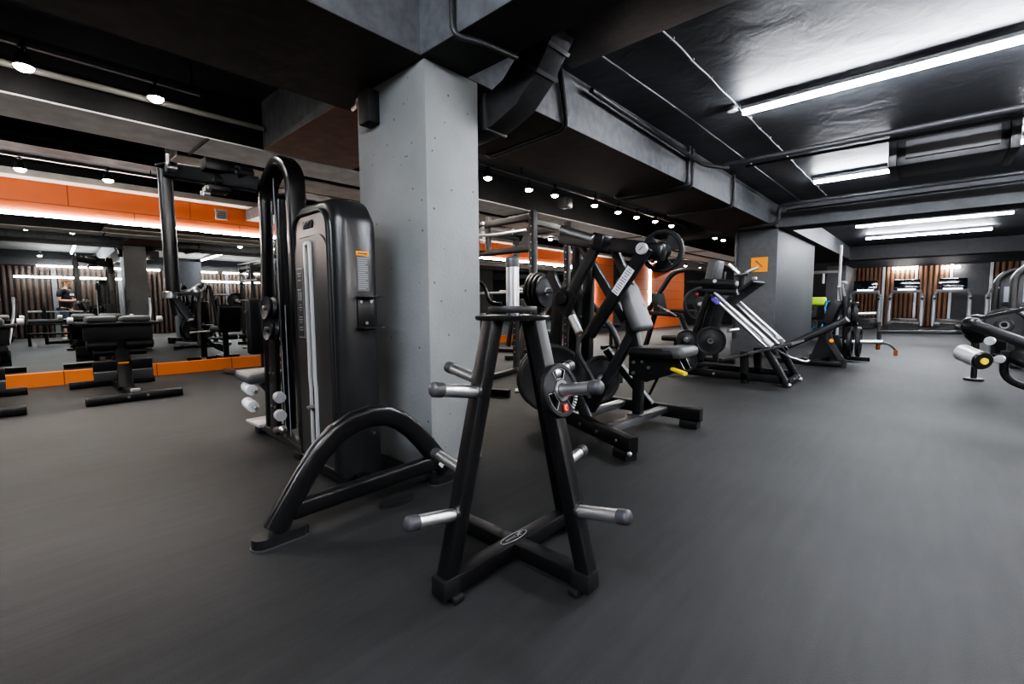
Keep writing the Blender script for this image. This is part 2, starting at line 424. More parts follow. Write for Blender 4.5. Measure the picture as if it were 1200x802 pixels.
struct(MB().b2((0.58, YF - 0.12, 0), (1.55, YF - 0.02, 2.4)).done('wall_far_panel', 'greywall'))
for i, x in enumerate((-2.45, -1.49, -0.48, 0.53, 1.6, 2.35)):
    struct(MB().b2((x - 0.04, YF - 0.16, 0), (x + 0.04, YF - 0.02, 2.42)).done('trim_3', 'silver'))
# fluorescent fittings low on the end wall, seen over the screens
for (x, z, L) in ((-0.85, 2.33, 0.75), (0.5, 2.3, 0.5)):
    o = MB((x, YF - 0.25, z)).b2((x - L / 2, YF - 0.3, z - 0.035), (x + L / 2, YF - 0.2, z + 0.035), 0.01).done('wall_lamp', 'led_glow', loc=(x, YF - 0.25, z))
    tag(o, 'short white lamp high on the end wall, the %s of two' % ('one above the middle treadmill' if x < 0 else 'right one'), 'light')
# the wall that only the mirror shows
yq = -1.0
while yq < 9:
    slat_panel('slat_panel', 'brown slat panel of the side wall seen in the mirror', (XR - 0.1, yq, 0), (XR - 0.1, yq + 1.5, 0), 'slat panels seen in the mirror', 0.02, 2.25, 'slatdark')
    struct(MB().b2((XR - 0.16, yq + 1.5, 0), (XR, yq + 1.62, 2.3)).done('trim_4', 'greywall'))
    yq += 1.62
struct(MB().b2((XR - 0.16, -1.0, 2.28), (XR - 0.0, 9, 2.5)).done('trim_5', 'darkwall'))
for (y0, y1) in ((0.2, 1.75), (1.9, 3.3), (3.6, 5.1), (5.3, 6.6)):
    o = MB((XR - .18, y0, 2.27)).b2((XR - 0.2, y0, 2.25), (XR - 0.16, y1, 2.29)).done('light_strip', 'led_glow', loc=(XR - .18, y0, 2.27))
    tag(o, 'thin light strip over the slat wall seen in the mirror', 'light', 'light strips over the mirrored slat wall')
for (y0, y1) in ((-0.3, 2.6), (3.4, 6.5)):
    o = MB((XR - .5, y0, 1.9)).b2((XR - 0.53, y0, 1.88), (XR - 0.47, y1, 1.93), 0.005).done('tube_lamp', 'led_glow', loc=(XR - .5, y0, 1.9))
    tag(o, 'long lamp hanging before the slat wall seen in the mirror', 'light', 'long lamps seen in the mirror')

# ------------------------------------------------------------------ ceiling lights
def tube_lamp(x0, x1, y, z, label, emit=True):
    t = thing('tube_lamp', label, 'light', ((x0 + x1) / 2, y, z))
    c = ((x0 + x1) / 2, y, z)
    MB(c).b2((x0, y - 0.035, z), (x1, y + 0.035, z + 0.03), 0.004).done('housing', 'white', t)
    MB(c).cyl((x0 + 0.01, y, z - 0.012), (x1 - 0.01, y, z - 0.012), 0.026, n=12).done('diffuser', 'tube_glow', t)
    return t
tube_lamp(-1.32, 1.15, 4.49, 2.68, 'long white tube lamp nearest overhead on the dark ceiling')
tube_lamp(-1.30, -0.42, 7.72, 2.68, 'short white tube lamp beside the dark hanging ceiling box')
tube_lamp(0.55, 1.4, 7.3, 2.68, 'white tube lamp just past the right end of the ceiling box')
tube_lamp(-1.33, 1.08, 12.9, 2.68, 'long tube lamp past the far cross beam, higher of the two')
tube_lamp(-1.37, 0.97, 15.5, 2.68, 'wide bright tube lamp lowest in view over the treadmill area')
for (a, b, y) in ((-1.3, 1.1, 20.4), (-7.0, -5.2, 20.4), (-1.3, 1.1, -0.6), (-1.3, 1.1, -2.6), (-7.4, -5.8, -1.6), (1.5, 3.9, 4.49), (1.5, 3.9, 1.0), (1.5, 3.9, 7.7), (1.5, 3.9, 12.9)):  # lamps out of frame, added to brighten pillar, mirrored side and end wall
    tube_lamp(a, b, y, 2.68, 'added long white tube lamp outside the view, brightens the room')['group'] = 'added fill tube lamps outside the view'
# beam of ceiling light fixtures: tracks with spots
def track(x, y0, y1, z, label):
    t = thing('track_rail', label, 'track', (x, y0, z))
    MB((x, y0, z)).b2((x - 0.017, y0, z), (x + 0.017, y1, z + 0.025)).done('rail', 'steel', t)
    mb = MB((x, y0, z)); n = max(2, int((y1 - y0) / 1.4))
    for i in range(n + 1):
        yy = y0 + 0.05 + (y1 - y0 - 0.1) * i / n
        mb.cyl((x, yy, z + 0.02), (x, yy, ZC), 0.006, n=8)
    mb.done('hanger', 'black', t)
track(-4.05, -3.5, 1.08, 2.53, 'lighting track over the empty floor left of the pillar')
track(-3.75, 2.6, 9.4, 2.53, 'lighting track beyond the pillar carrying a row of spotlights')
track(-7.0, -3.5, 1.35, 2.53, 'lighting track running close to the mirror wall on the left')
track(-6.4, 5.5, 18, 2.53, 'long lighting track far down the mirror wall')
def spot_proto():
    t = thing('spotlight', 'x', 'light', (0, 0, 0))
    MB().cyl((0, 0, 0.135), (0, 0, 0.10), 0.022, n=14).tube([(0, 0, 0.11), (0.0, 0.0, 0.06)], 0.007, 8).done('bracket', 'black', t)
    MB().cyl((0, 0, 0.07), (0, 0, -0.005), 0.034, 0.05, n=20).done('housing', 'black', t)
    MB().lathe([(0, -0.034), (0.022, -0.030), (0.038, -0.020), (0.046, -0.006), (0, -0.004)], (0, 0, 0), n=20).done('lens', 'spot_glow', t)
    return t
sp0 = spot_proto(); used = False
def spot(x, y, label, group, z=2.42, power=26, lamp=True):
    global used
    if not used: sp0.location = (x, y, z); sp0['label'] = label; sp0['group'] = group; t = sp0; used = True
    else: t = dup(sp0, (x, y, z), None, label, group)
    if lamp:
        L = bpy.data.lights.new('spot_beam', 'SPOT'); L.energy = power * 5; L.color = (1, 0.93, 0.84); L.spot_size = math.radians(110); L.spot_blend = 0.8
        L.shadow_soft_size = 0.04
        o = bpy.data.objects.new('spot_beam', L); COL.objects.link(o); o.location = (x, y, z - 0.03)
    return t
spot(-4.05, 0.18, 'spotlight near the top left corner, larger one on its track', 'spotlights on the near left track')
spot(-4.0, 0.80, 'second spotlight from the left on the track above the arm machine', 'spotlights on the near left track')
spot(-4.05, -1.2, 'spotlight outside the view on the near track', 'spotlights outside the view')
spot(-7.04, 0.22, 'small spotlight before the orange wall at far left', 'spotlights by the mirror wall')
spot(-6.95, 0.90, 'small spotlight before the orange wall, left of the hanging post', 'spotlights by the mirror wall')
spot(-7.04, -1.2, 'spotlight by the mirror wall outside the view', 'spotlights outside the view')
for i, (x, y) in enumerate(((-3.71, 3.77), (-3.72, 4.5), (-3.67, 4.97), (-3.63, 5.87), (-3.63, 6.55), (-3.62, 7.14), (-3.57, 7.73), (-3.55, 8.36))):
    o_ = ('first', 'second', 'third', 'fourth', 'fifth', 'sixth', 'seventh', 'eighth')[i]
    spot(x - 0.06, y, '%s spotlight from the pillar in the row hanging beyond it' % o_, 'row of spotlights beyond the pillar', lamp=(i % 2 == 0), power=40)
for i, (x, y) in enumerate(((-6.35, 7.1), (-6.3, 8.23))):
    spot(x, y, 'small spotlight above the rack, %s one' % ('left' if i == 0 else 'right'), 'spotlights over the rack', power=40)
for i, (x, y) in enumerate(((-6.45, 13.0), (-6.45, 13.9), (-6.45, 15.0), (-6.45, 16.2), (-6.45, 17.5))):
    spot(x, y, '%s of five far spotlights above the orange wall block' % ('first', 'second', 'third', 'fourth', 'last')[i], 'far spotlights over the orange block', lamp=(i % 2 == 0), power=90, z=2.30)
for i, (x, y) in enumerate(((-3.58, 10.6), (-3.57, 11.1))):
    spot(x, y, 'far spotlight beside the second pillar, %s of the pair' % ('left' if i == 0 else 'right'), 'pair of spotlights beside the second pillar', lamp=False)
for i, (x, y) in enumerate(((-5.6, 19.5), (-5.3, 20.3))):
    spot(x, y, 'distant spotlight right of the orange block, %s of two' % ('left' if i == 0 else 'right'), 'distant spotlights', lamp=False, z=2.2)
for i, (x, y) in enumerate(((2.2, 0.3), (3.2, 1.2), (3.0, 2.6))):
    spot(x, y, 'spotlight that only the mirror shows', 'spotlights seen in the mirror', power=30)

def area(loc, size, power, col=(1, 1, 1), rot=(0, 0, 0)):
    L = bpy.data.lights.new('area_lamp', 'AREA'); L.shape = 'RECTANGLE'; L.size = size[0]; L.size_y = size[1]; L.energy = power; L.color = col
    o = bpy.data.objects.new('area_lamp', L); COL.objects.link(o); o.location = loc; o.rotation_euler = rot
    return o
#LAMPS#
# ------------------------------------------------------------------ ceiling services
def solo(name, mb, m, label, cat, loc, group=None):
    return tag(mb.done(name, m, loc=loc), label, cat, group)
def pipe(name, pts, r, label, loc=None, m='pipe', group=None, rb=0.12, clips=0):
    loc = pts[0] if loc is None else loc
    mb = MB(loc).tube(bend(pts, rb), r, 12)
    o = solo(name, mb, m, label, 'pipe', loc, group)
    return o
pipe('ceiling_pipe', [(-1.9, 5.85, 2.62), (4.5, 5.85, 2.62)], 0.03, 'thick grey pipe crossing the ceiling before the short tube lamp')
pipe('ceiling_pipe', [(-1.7, 6.0, 2.60), (4.5, 6.15, 2.60)], 0.016, 'thin pipe running close beside the first thick ceiling pipe')
pipe('ceiling_pipe', [(-2.6, 8.9, 2.31), (-1.95, 8.8, 2.31), (-1.95, 8.75, 2.6), (4.5, 8.65, 2.62)], 0.03, 'long grey pipe crossing the ceiling before the far beam')
pipe('ceiling_pipe', [(-1.9, 9.1, 2.56), (4.5, 8.95, 2.56)], 0.016, 'thin pipe behind the long grey ceiling pipe')
pipe('ceiling_pipe', [(-2.05, 3.2, 2.66), (-2.05, 5.6, 2.6), (-1.85, 5.85, 2.58)], 0.022, 'grey conduit along the main beam bending out near the thick pipe')
pipe('ceiling_conduit', [(-1.80, 2.6, 2.72), (-1.74, 4.2, 2.70), (-1.72, 9.3, 2.70)], 0.010, 'straight grey conduit between main beam and clipped cable')
pipe('beam_conduit', [(-2.10, 2.85, ZC), (-2.10, 2.95, 2.32), (-3.05, 3.05, 2.32), (-3.12, 3.05, 2.6)], 0.022, 'dark conduit bent around the main beam nearest the duct', rb=0.08)
pipe('beam_conduit', [(-2.10, 5.30, ZC), (-2.10, 5.30, 2.32), (-3.05, 5.36, 2.32), (-3.12, 5.36, 2.6)], 0.022, 'dark conduit bent around the middle of the main beam', rb=0.08)
pipe('beam_conduit', [(-2.10, 5.42, ZC), (-2.10, 5.42, 2.32), (-3.05, 5.46, 2.32), (-3.12, 5.46, 2.6)], 0.016, 'thin conduit beside the middle beam conduit', rb=0.08)
pipe('beam_conduit', [(-2.10, 6.9, ZC), (-2.10, 6.9, 2.32), (-3.05, 6.95, 2.32), (-3.12, 6.95, 2.6)], 0.022, 'grey conduit bent around the main beam farthest from the pillar', rb=0.08)
pipe('beam_conduit', [(-1.83, 1.59, ZC - 0.01), (-1.83, 1.59, 2.33), (-1.76, 1.7, 2.32), (-1.72, 1.95, 2.32)], 0.014, 'grey conduit dropping down the near beam above the pillar', rb=0.06)
pipe('ceiling_conduit', [(-6.0, YB + .1, 2.52), (-6.0, 2.3, 2.52)], 0.03, 'grey pipe running along the left recess behind the track')
pipe('ceiling_conduit', [(-4.36, YB + .1, 2.5), (-4.30, 1.6, 2.5)], 0.022, 'grey pipe just behind the near spotlight track', m='palepipe')
# clipped cable on the ceiling
pts = []
for i in range(60):
    y = 2.5 + i * 7.0 / 59; pts.append((-1.36 + 0.004 * math.sin(i * 1.3), y, ZC - 0.012))
t = thing('clipped_cable', 'pale cable clipped along the dark ceiling to the tube lamps', 'cable', pts[0])
MB(pts[0]).tube(pts, 0.006, 8).done('cable', 'cable', t)
for i in range(2, 60, 3): MB(pts[0]).box(V(pts[i]) + V((0, 0, 0.004)), (0.03, 0.010, 0.014)).done('clip', 'cable', t)
o = solo('junction_box', MB((-1.4, 4.5, 2.72)).cyl((-1.4, 4.49, ZC), (-1.4, 4.49, ZC - 0.05), 0.045), 'lgrey', 'small round junction box at the near end of the long tube lamp', 'junction box', (-1.4, 4.5, 2.72))
# ceiling unit
t = thing('ceiling_unit', 'dark ducted unit hanging from the ceiling between two tube lamps', 'air conditioner', (0.06, 7.0, 2.5))
c = (0.06, 7.0, 2.5)
MB(c).b2((-0.36, 6.6, 2.46), (0.50, 7.25, ZC), 0.01).done('casing', 'ductm', t)
MB(c).b2((-0.28, 6.56, 2.52), (0.42, 6.60, 2.70), 0.005).done('grille', 'mgrey', t)
for q in (-.42, .48): MB(c).b2((q, 6.5, 2.44), (q + .07, 7.3, ZC), 0.004).done('bracket', 'black', t)
# black duct beside the pillar
def duct():
    o_ = (-2.2, 2.9, 2.3)
    t = thing('air_duct', 'black rectangular air duct with an elbow beside the front pillar', 'duct', o_)
    P = [(-1.66, 2.20, 2.56), (-1.80, 2.20, 2.37), (-1.93, 2.20, 2.26), (-2.10, 2.20, 2.20), (-2.75, 2.22, 2.18)]
    MB(o_).rbar(P, 0.20, 0.17, up=(0, 1, 0), r=0.004).done('duct_body', 'ductm', t)
    for a, b in (((-1.705, 2.20, 2.50), (-1.718, 2.2, 2.482)), ((-1.79, 2.2, 2.385), (-1.803, 2.2, 2.367)), ((-2.12, 2.2, 2.2), (-2.14, 2.2, 2.199))):
        MB(o_).rbar([a, b], 0.225, 0.195, up=(0, 1, 0), r=0.003).done('flange', 'ductedge', t)
    MB(o_).b2((-1.78, 2.06, 2.50), (4.4, 2.56, ZC - .003), 0.006).done('main_duct', 'ductm', t)
duct()
# small speakers
t = thing('wall_speaker', 'small black loudspeaker fixed near the top of the front pillar', 'speaker', (-2.61, 1.58, 2.2))
c = (-2.61, 1.58, 2.2)
MB(c).b2((-2.70, 1.565, 2.11), (-2.58, 1.645, 2.31), 0.01).done('cabinet', 'matte', t)
MB(c).tube(bend([(-2.70, 1.6, 2.27), (-2.76, 1.6, 2.3), (-2.80, 1.62, 2.28), (-2.93, 1.66, 2.3)], 0.04), 0.012).cyl((-2.70, 1.58, 2.25), (-2.70, 1.58, 2.17), 0.012).done('cable_gland', 'steel', t)
o = solo('ceiling_speaker', MB((-3.95, 5.5, 2.42)).b2((-4.03, 5.42, 2.36), (-3.87, 5.58, 2.50), 0.01), 'cap', 'small grey square box under the ceiling by the third spotlight', 'speaker', (-3.95, 5.5, 2.42))
t = thing('wall_vent', 'small square grey vent on the orange wall above the mirror', 'vent', (MX + 0.03, 2.34, 2.36))
c = (MX + 0.03, 2.34, 2.36)
MB(c).b2((MX + 0.03, 2.27, 2.31), (MX + 0.05, 2.43, 2.46), 0.003).done('frame', 'lgrey', t)
mb = MB(c)
for i in range(4): mb.b2((MX + 0.05, 2.29, 2.335 + i * 0.028), (MX + 0.056, 2.41, 2.349 + i * 0.028))
mb.done('louvre', 'mgrey', t)
t = thing('pillar_sign', 'square orange sign on the second pillar', 'sign', (-2.42, 9.59, 1.7))
MB((-2.42, 9.59, 1.7)).b2((-2.56, 9.575, 1.57), (-2.28, 9.595, 1.84)).done('plate', 'orangel', t)
MB((-2.42, 9.59, 1.7)).bar((-2.36, 9.57, 1.66), (-2.48, 9.57, 1.78), 0.004, 0.03).done('mark', 'soffitw', t)
pipe('wall_conduit', [(-2.83, 9.57, 0.3), (-2.83, 9.57, 2.33)], 0.025, 'vertical grey conduit on the second pillar')
#PARTS#
# ------------------------------------------------------------------ weight plates
def plate_thing(name, label, R, th, loc, axis, kind='grip', group=None, colour='rubber', badge=None, spin=0.0, outline='frame'):
    """axis: direction the outer face looks to"""
    t = thing(name, label, 'weight plate', loc, 0, group)
    ax = V(axis).normalized(); t.rotation_euler = ax.to_track_quat('Z', 'Y').to_euler()
    h = th / 2; hub = 0.028
    if kind == 'solid':
        MB().lathe([(hub, -h * .8), (R * .35, -h * .8), (R * .42, -h * .45), (R * .82, -h * .45), (R * .88, -h), (R * .97, -h), (R, -h * .7), (R, h * .7), (R * .97, h), (R * .88, h), (R * .82, h * .45), (R * .42, h * .45), (R * .35, h * .8), (hub, h * .8), (hub, -h * .8)], (0, 0, 0), n=44).done('disc', colour, t)
    else:
        r0, r1 = R * 0.42, R * 0.80
        mb = MB()
        mb.lathe([(hub, -h), (r0 * .8, -h), (r0, -h * .6), (r0, h * .6), (r0 * .8, h), (hub, h), (hub, -h)], (0, 0, 0), n=40)
        mb.lathe([(r1, -h * .7), (R * .84, -h), (R * .96, -h), (R, -h * .6), (R, h * .6), (R * .96, h), (R * .84, h), (r1, h * .7), (r1, -h * .7)], (0, 0, 0), n=48)
        for k in range(3):
            a0 = spin + k * 2 * PI / 3 - math.radians(31); a1 = spin + k * 2 * PI / 3 + math.radians(31); N = 9
            pts = []; 
            for zz in (-h * .55, h * .55):
                for rr in (r0 * .93, r1 * 1.03):
                    for i in range(N + 1):
                        w = 1.0 if rr > r0 else 0.95
                        mid = (a0 + a1) / 2; a = mid + (a0 + (a1 - a0) * i / N - mid) * w
                        pts.append((rr * math.cos(a), rr * math.sin(a), zz))
            m_ = N + 1; fs = []
            for i in range(N):
                fs += [(i, i + 1, m_ + i + 1, m_ + i), (2 * m_ + i, 3 * m_ + i, 3 * m_ + i + 1, 2 * m_ + i + 1),
                       (i, 2 * m_ + i, 2 * m_ + i + 1, i + 1), (m_ + i, m_ + i + 1, 3 * m_ + i + 1, 3 * m_ + i)]
            fs += [(0, m_, 3 * m_, 2 * m_), (N, 2 * m_ + N, 3 * m_ + N, m_ + N)]
            mb._faces(pts, fs, False)
        mb.done('disc', colour, t)
        # raised pale outlines around the grips
        for k in range(3):
            a0 = spin + k * 2 * PI / 3 + math.radians(33); a1 = spin + (k + 1) * 2 * PI / 3 - math.radians(33)
            pts = [((r1 * .99) * math.cos(a0 + (a1 - a0) * i / 12), (r1 * .99) * math.sin(a0 + (a1 - a0) * i / 12), h * .75) for i in range(13)]
            pts += [((r0 * 1.05) * math.cos(a1 + (a0 - a1) * i / 8), (r0 * 1.05) * math.sin(a1 + (a0 - a1) * i / 8), h * .75) for i in range(9)]
            MB().tube(pts, R * .014, 6, closed=True).done('grip_outline', outline, t)
    MB().lathe([(hub * .9, -h * 1.05), (hub * 1.35, -h * 1.05), (hub * 1.35, h * 1.08), (hub * .9, h * 1.08), (hub * .9, -h * 1.05)], (0, 0, 0), n=28).done('hub', 'steel', t)
    if badge is not None:
        a = badge
        MB().cyl((R * .62 * math.cos(a), R * .62 * math.sin(a), h * .5), (R * .62 * math.cos(a), R * .62 * math.sin(a), h * .72), R * .08, n=20).done('badge', 'red', t)
    return t

# ------------------------------------------------------------------ A: plate tree
def plate_tree():
    O = V((-1.165, 1.29, 0)); t = thing('plate_tree', 'black four legged plate tree with chrome pegs in the foreground', 'weight rack', O)
    # base cross
    for nm, d in (('base_bar', V((0, 1, 0))), ('base_bar', V((1, 0, 0)))):
        mb = MB(); z = 0.052 if d.y else 0.052
        if d.y: mb.bar(V((0, -0.375, .055)), V((0, 0.375, .055)), 0.065, 0.062)
        else:
            mb.bar(V((-0.36, 0, .0545)), V((0.36, 0, .0545)), 0.065, 0.06)
        mb.done(nm, 'black', t)
    for (dx, dy) in ((0, -1), (0, 1), (-1, 0), (1, 0)):
        d = V((dx, dy, 0)); s = V((-dy, dx, 0)); L = 0.375 if dy else 0.36
        MB().box(d * (L - 0.03) + V((0, 0, 0.055)), (0.069, 0.069, 0.066), None, 0.004).done('end_cap', 'matte', t)
        MB().box(d * (L - 0.05) + V((0, 0, 0.013)), ((0.10, 0.042, 0.026) if dy else (0.042, 0.10, 0.026)), None, 0.008).done('foot_pad', 'rubber', t)
        foot = d * 0.335 + V((0, 0, 0.08)); top = d * 0.105 + V((0, 0, 0.945))
        MB().bar(foot, top, 0.058, 0.058, up=d).done('leg', 'black', t)
        lo = foot.lerp(top, 0.235) + d * 0.012; hi = foot.lerp(top, 0.705) + d * 0.012
        for q in (lo, hi):
            tip = q + d * 0.195 + V((0, 0, 0.038)); ax = (tip - q).normalized()
            pg = MB().cyl(q, tip, 0.0225, n=28).done('peg', 'chrome', t)
            MB().cyl(tip - ax * 0.035, tip + ax * 0.012, 0.0252, n=28, dome=0.016).done('end_cap', 'cap', pg)
            MB().cyl(q + ax * 0.005, q + ax * 0.017, 0.034, n=24).done('collar', 'black', pg)
    MB().lathe([(0, .94), (.138, .94), (.142, .946), (.142, .952), (.138, .957), (0, .957)], (0, 0, 0), n=48).done('top_plate', 'satin', t)
    for k in range(4):
        a = PI / 4 + k * PI / 2
        MB().cyl((.112 * math.cos(a), .112 * math.sin(a), .955), (.112 * math.cos(a), .112 * math.sin(a), .965), .012, n=6).done('bolt', 'steel', t)
    pg = MB().cyl((0, 0, .955), (0, 0, 1.165), .0245, n=28).done('top_peg', 'chrome', t)
    MB().cyl((0, 0, 1.135), (0, 0, 1.178), .0265, n=28, dome=.014).done('end_cap', 'cap', pg)
    # oval emblem on the base crossing
    z = 0.0875; R_ = RZ(PI / 2)
    def el(a, b, n=36): return [V((0, 0, z)) + R_ @ V((a * math.cos(2 * PI * i / n), b * math.sin(2 * PI * i / n), 0)) for i in range(n)]
    em = MB().prism(el(.074, .0215), (0, 0, .001)).done('emblem', 'matte', t)
    rg = MB().tube(el(.072, .020), .0013, 6, closed=True)
    rg.done('emblem_ring', 'white', em)
    st = MB()
    for i, (x, h_) in enumerate(((-.045, .007), (-.038, .01), (-.030, .007), (-.022, .009), (-.014, .007), (-.006, .009), (.004, .012))):
        a = R_ @ V((x, -h_ / 2, 0)); b = R_ @ V((x + .003, h_ / 2, 0)); st.bar(V((a.x, a.y, z + .0015)), V((b.x, b.y, z + .0015)), .0028, .001)
    for p, q in (((.012, -.008), (.045, .008)), ((.02, .009), (.034, -.009)), ((.034, .010), (.052, .003))):
        a = R_ @ V((*p, 0)); b = R_ @ V((*q, 0)); st.bar(V((a.x, a.y, z + .0015)), V((b.x, b.y, z + .0015)), .004, .001)
    st.done('emblem_lettering', 'lgrey', em)
    # its plates
    d = V((1, 0, 0)); foot = d * 0.335 + V((0, 0, 0.08)); top = d * 0.105 + V((0, 0, 0.945)); hi = foot.lerp(top, .705) + d * .012
    ax = V((.178, 0, .036)).normalized()
    pt = plate_thing('weight_plate', 'black tri-grip plate with red badge on the plate tree peg', .095, .022, O + hi + ax * .036, ax, spin=math.radians(-90), outline='lgrey')
    # red badge block low on the disc
    lp = MB((0, 0, 0)); 
    b = MB().box((0.004, -.062, .0115), (.026, .026, .004), None, .0018).done('badge', 'red', pt)
    MB().tube([(.004 + .006 * math.cos(a), -.062 + .008 * math.sin(a), .0138) for a in [math.radians(70 + 30 * i) for i in range(8)]], .0016, 6).done('numeral', 'white', b)
    for i in range(6):
        tk = MB(); a = math.radians(-56 + i * 8); tk.bar((.078 * math.cos(a), .078 * math.sin(a), .0112), (.089 * math.cos(a + .03), .089 * math.sin(a + .03), .0112), .004, .002)
        tk.done('lettering', 'white', pt)
    for i in range(1):
        q = plate_thing('weight_plate', 'small round plate lying flat on top of the plate tree', .092, .024, O + V((0, 0, .979)), (0, 0, 1), 'solid')
plate_tree()

# ------------------------------------------------------------------ B: cable machine with weight tower
def rrect(w0, w1, h, r, yv, n=8, z0=0.0):
    """outline in XZ with rounded top corners at depth yv"""
    out = [(w0, yv, z0), (w1, yv, z0)]
    for i in range(n + 1):
        a = i / n * PI / 2; out.append((w1 - r + r * math.cos(a), yv, h - r + r * math.sin(a)))
    for i in range(n + 1):
        a = PI / 2 + i / n * PI / 2; out.append((w0 + r + r * math.cos(a), yv, h - r + r * math.sin(a)))
    return out
def loft(mb, rings):
    n = len(rings[0]); pts = [p for r_ in rings for p in r_]; fs = []
    for i in range(len(rings) - 1):
        for q in range(n):
            fs.append((i * n + q, i * n + (q + 1) % n, (i + 1) * n + (q + 1) % n, (i + 1) * n + q))
    fs.append(tuple(range(n))); fs.append(tuple(reversed(range((len(rings) - 1) * n, len(rings) * n))))
    mb._faces(pts, fs); return mb
def tower_machine():
    O = (-2.55, 1.25, 0)
    t = thing('cable_machine', 'black cable machine with weight tower and arched foot beside the front pillar', 'gym machine', O)
    mk = lambda: MB(O)
    x0, x1, y0, y1, zt = -2.85, -2.29, 1.185, 1.415, 1.575
    sh = loft(mk(), [rrect(x0 + .05, x1 - .05, zt - .045, .12, y0, z0=.06), rrect(x0 + .028, x1 - .028, zt - .022, .13, y0 + .012, z0=.05), rrect(x0 + .010, x1 - .010, zt - .008, .14, y0 + .035, z0=.05), rrect(x0, x1, zt, .15, y0 + .075, z0=.05),
                     rrect(x0, x1, zt, .15, y1 - .03, z0=.05), rrect(x0 + .02, x1 - .02, zt - .02, .16, y1, z0=.05)]).done('tower_shell', 'shell', t)
    # front cover with recessed slot panel
    fc = loft(mk(), [rrect(x0 + .065, x1 - .065, zt - .065, .11, y0 - .012, z0=.08), rrect(x0 + .052, x1 - .052, zt - .052, .115, y0 + .004, z0=.08)]).done('front_cover', 'shell', t)
    mk().tube(rrect(x0 + .07, x1 - .07, zt - .07, .105, y0 - .014, z0=.10), .012, 8, closed=True, up=(0, 1, 0)).done('cover_rim', 'shell', fc)
    loft(mk(), [rrect(x0 + .085, x1 - .085, zt - .20, .09, y0 - .018, z0=.12), rrect(x0 + .08, x1 - .08, zt - .19, .095, y0 - .01, z0=.12)]).done('slot_panel', 'shellface', fc)
    # emblem recess above the panel
    e = mk().box((-2.59, y0 - .014, 1.445), (.115, .008, .042), None, .003).done('emblem_plate', 'matte', fc)
    mk().bar((-2.625, y0 - .02, 1.437), (-2.59, y0 - .02, 1.46), .004, .008, up=(0, 1, 0)).bar((-2.61, y0 - .02, 1.459), (-2.555, y0 - .02, 1.456), .004, .006, up=(0, 1, 0)).bar((-2.59, y0 - .02, 1.442), (-2.565, y0 - .02, 1.452), .004, .007, up=(0, 1, 0)).done('emblem', 'lgrey', fc)
    # slot: two silver strips around a dark opening
    xs = -2.575
    mk().box((xs, y0 - .020, .73), (.03, .006, 1.20)).done('slot_opening', 'matte', t)
    mk().rbar(bend([(xs - .030, y0 - .024, .10), (xs - .030, y0 - .024, .52), (xs - .036, y0 - .024, .58), (xs - .036, y0 - .024, 1.34), (xs + .026, y0 - .024, 1.34)], .02), .022, .018, up=(0, 1, 0)).done('slot_trim', 'silver', t)
    mk().rbar(bend([(xs + .030, y0 - .024, .10), (xs + .030, y0 - .024, .52), (xs + .022, y0 - .024, .58), (xs + .022, y0 - .024, 1.345)], .02), .020, .018, up=(0, 1, 0)).done('slot_trim', 'silver', t)
    mk().cyl((xs, y0 - .01, .42), (xs, y0 - .06, .42), .012).bar((xs - .02, y0 - .055, .42), (xs + .02, y0 - .055, .43), .012, .012).done('selector_pin', 'steel', t)
    # instruction placard left of the slot
    p = mk().box((-2.70, y0 - .021, 1.01), (.075, .004, .40), None, .0015).done('placard', 'lgrey', t)
    mk().box((-2.70, y0 - .0235, 1.01), (.067, .002, .388)).done('placard_face', 'frame', p)
    ln = mk()
    for i, (z, w) in enumerate(((1.18, .05), (1.165, .035), (1.14, .045), (1.00, .02), (.985, .045), (.97, .02), (.93, .045), (.915, .05), (.90, .03), (.87, .045), (.855, .045))):
        ln.box((-2.70, y0 - .025, z), (w, .0015, .005))
    for q in (-.015, .012): ln.box((-2.70 + q, y0 - .025, 1.05), (.012, .0015, .05)).ball((-2.70 + q, y0 - .025, 1.085), .007, 10)
    ln.done('lettering', 'lgrey', p)
    # warning sticker on the side
    s = mk().box((x1 + .001, 1.325, 1.275), (.003, .075, .024), None, .0012).done('sticker_header', 'orangel', t)
    mk().box((x1 + .003, 1.325, 1.275), (.001, .055, .005)).done('lettering', 'matte', s)
    s = mk().box((x1 + .001, 1.325, 1.165), (.002, .068, .185)).done('warning_sticker', 'mgrey', t)
    ln = mk()
    for i in range(16): ln.box((x1 + .003, 1.325 - (.006 if i % 4 == 3 else 0), 1.248 - i * .0108), (.001, .056 - (.014 if i % 4 == 3 else 0), .0045))
    ln.done('lettering', 'lgrey', s)
    # accessory hooks on the side
    for z in (1.04, .875):
        h = mk().box((x1 + .045, 1.335, z), (.09, .12, .006), None, .002).done('accessory_shelf', 'black', t)
    mk().box((x1 + .004, 1.335, .955), (.008, .10, .19), None, .002).done('shelf_bracket', 'black', t)
    for (y, z) in ((1.305, 1.015), (1.365, 1.015), (1.335, .90), (1.36, .42), (1.36, .28)):
        mk().cyl((x1, y, z), (x1 + .012, y, z), .009, n=12).done('bolt', 'steel', t)
    # lower plinth
    mk().b2((x0 + .02, y0 + .02, 0), (x1 - .02, y1 - .02, .07), .004).done('plinth', 'matte', t)
    mk().b2((x1 - .01, 1.24, .03), (x1 + .10, 1.30, .07), .004).done('connecting_bar', 'black', t)
    # arched foot
    AX = -2.0
    arch = bend([(AX, .72, .06), (AX, .99, .47), (AX, 1.32, .52), (AX, 1.66, .07)], .26, 10)
    arch = [V((AX, .71, .055)), V((AX, .76, .13))] + [V((AX, y, z)) for y, z in ((.84, .245), (.91, .335), (.99, .405), (1.08, .445), (1.17, .458), (1.26, .445), (1.34, .405), (1.41, .345), (1.49, .255), (1.57, .155), (1.63, .07))]
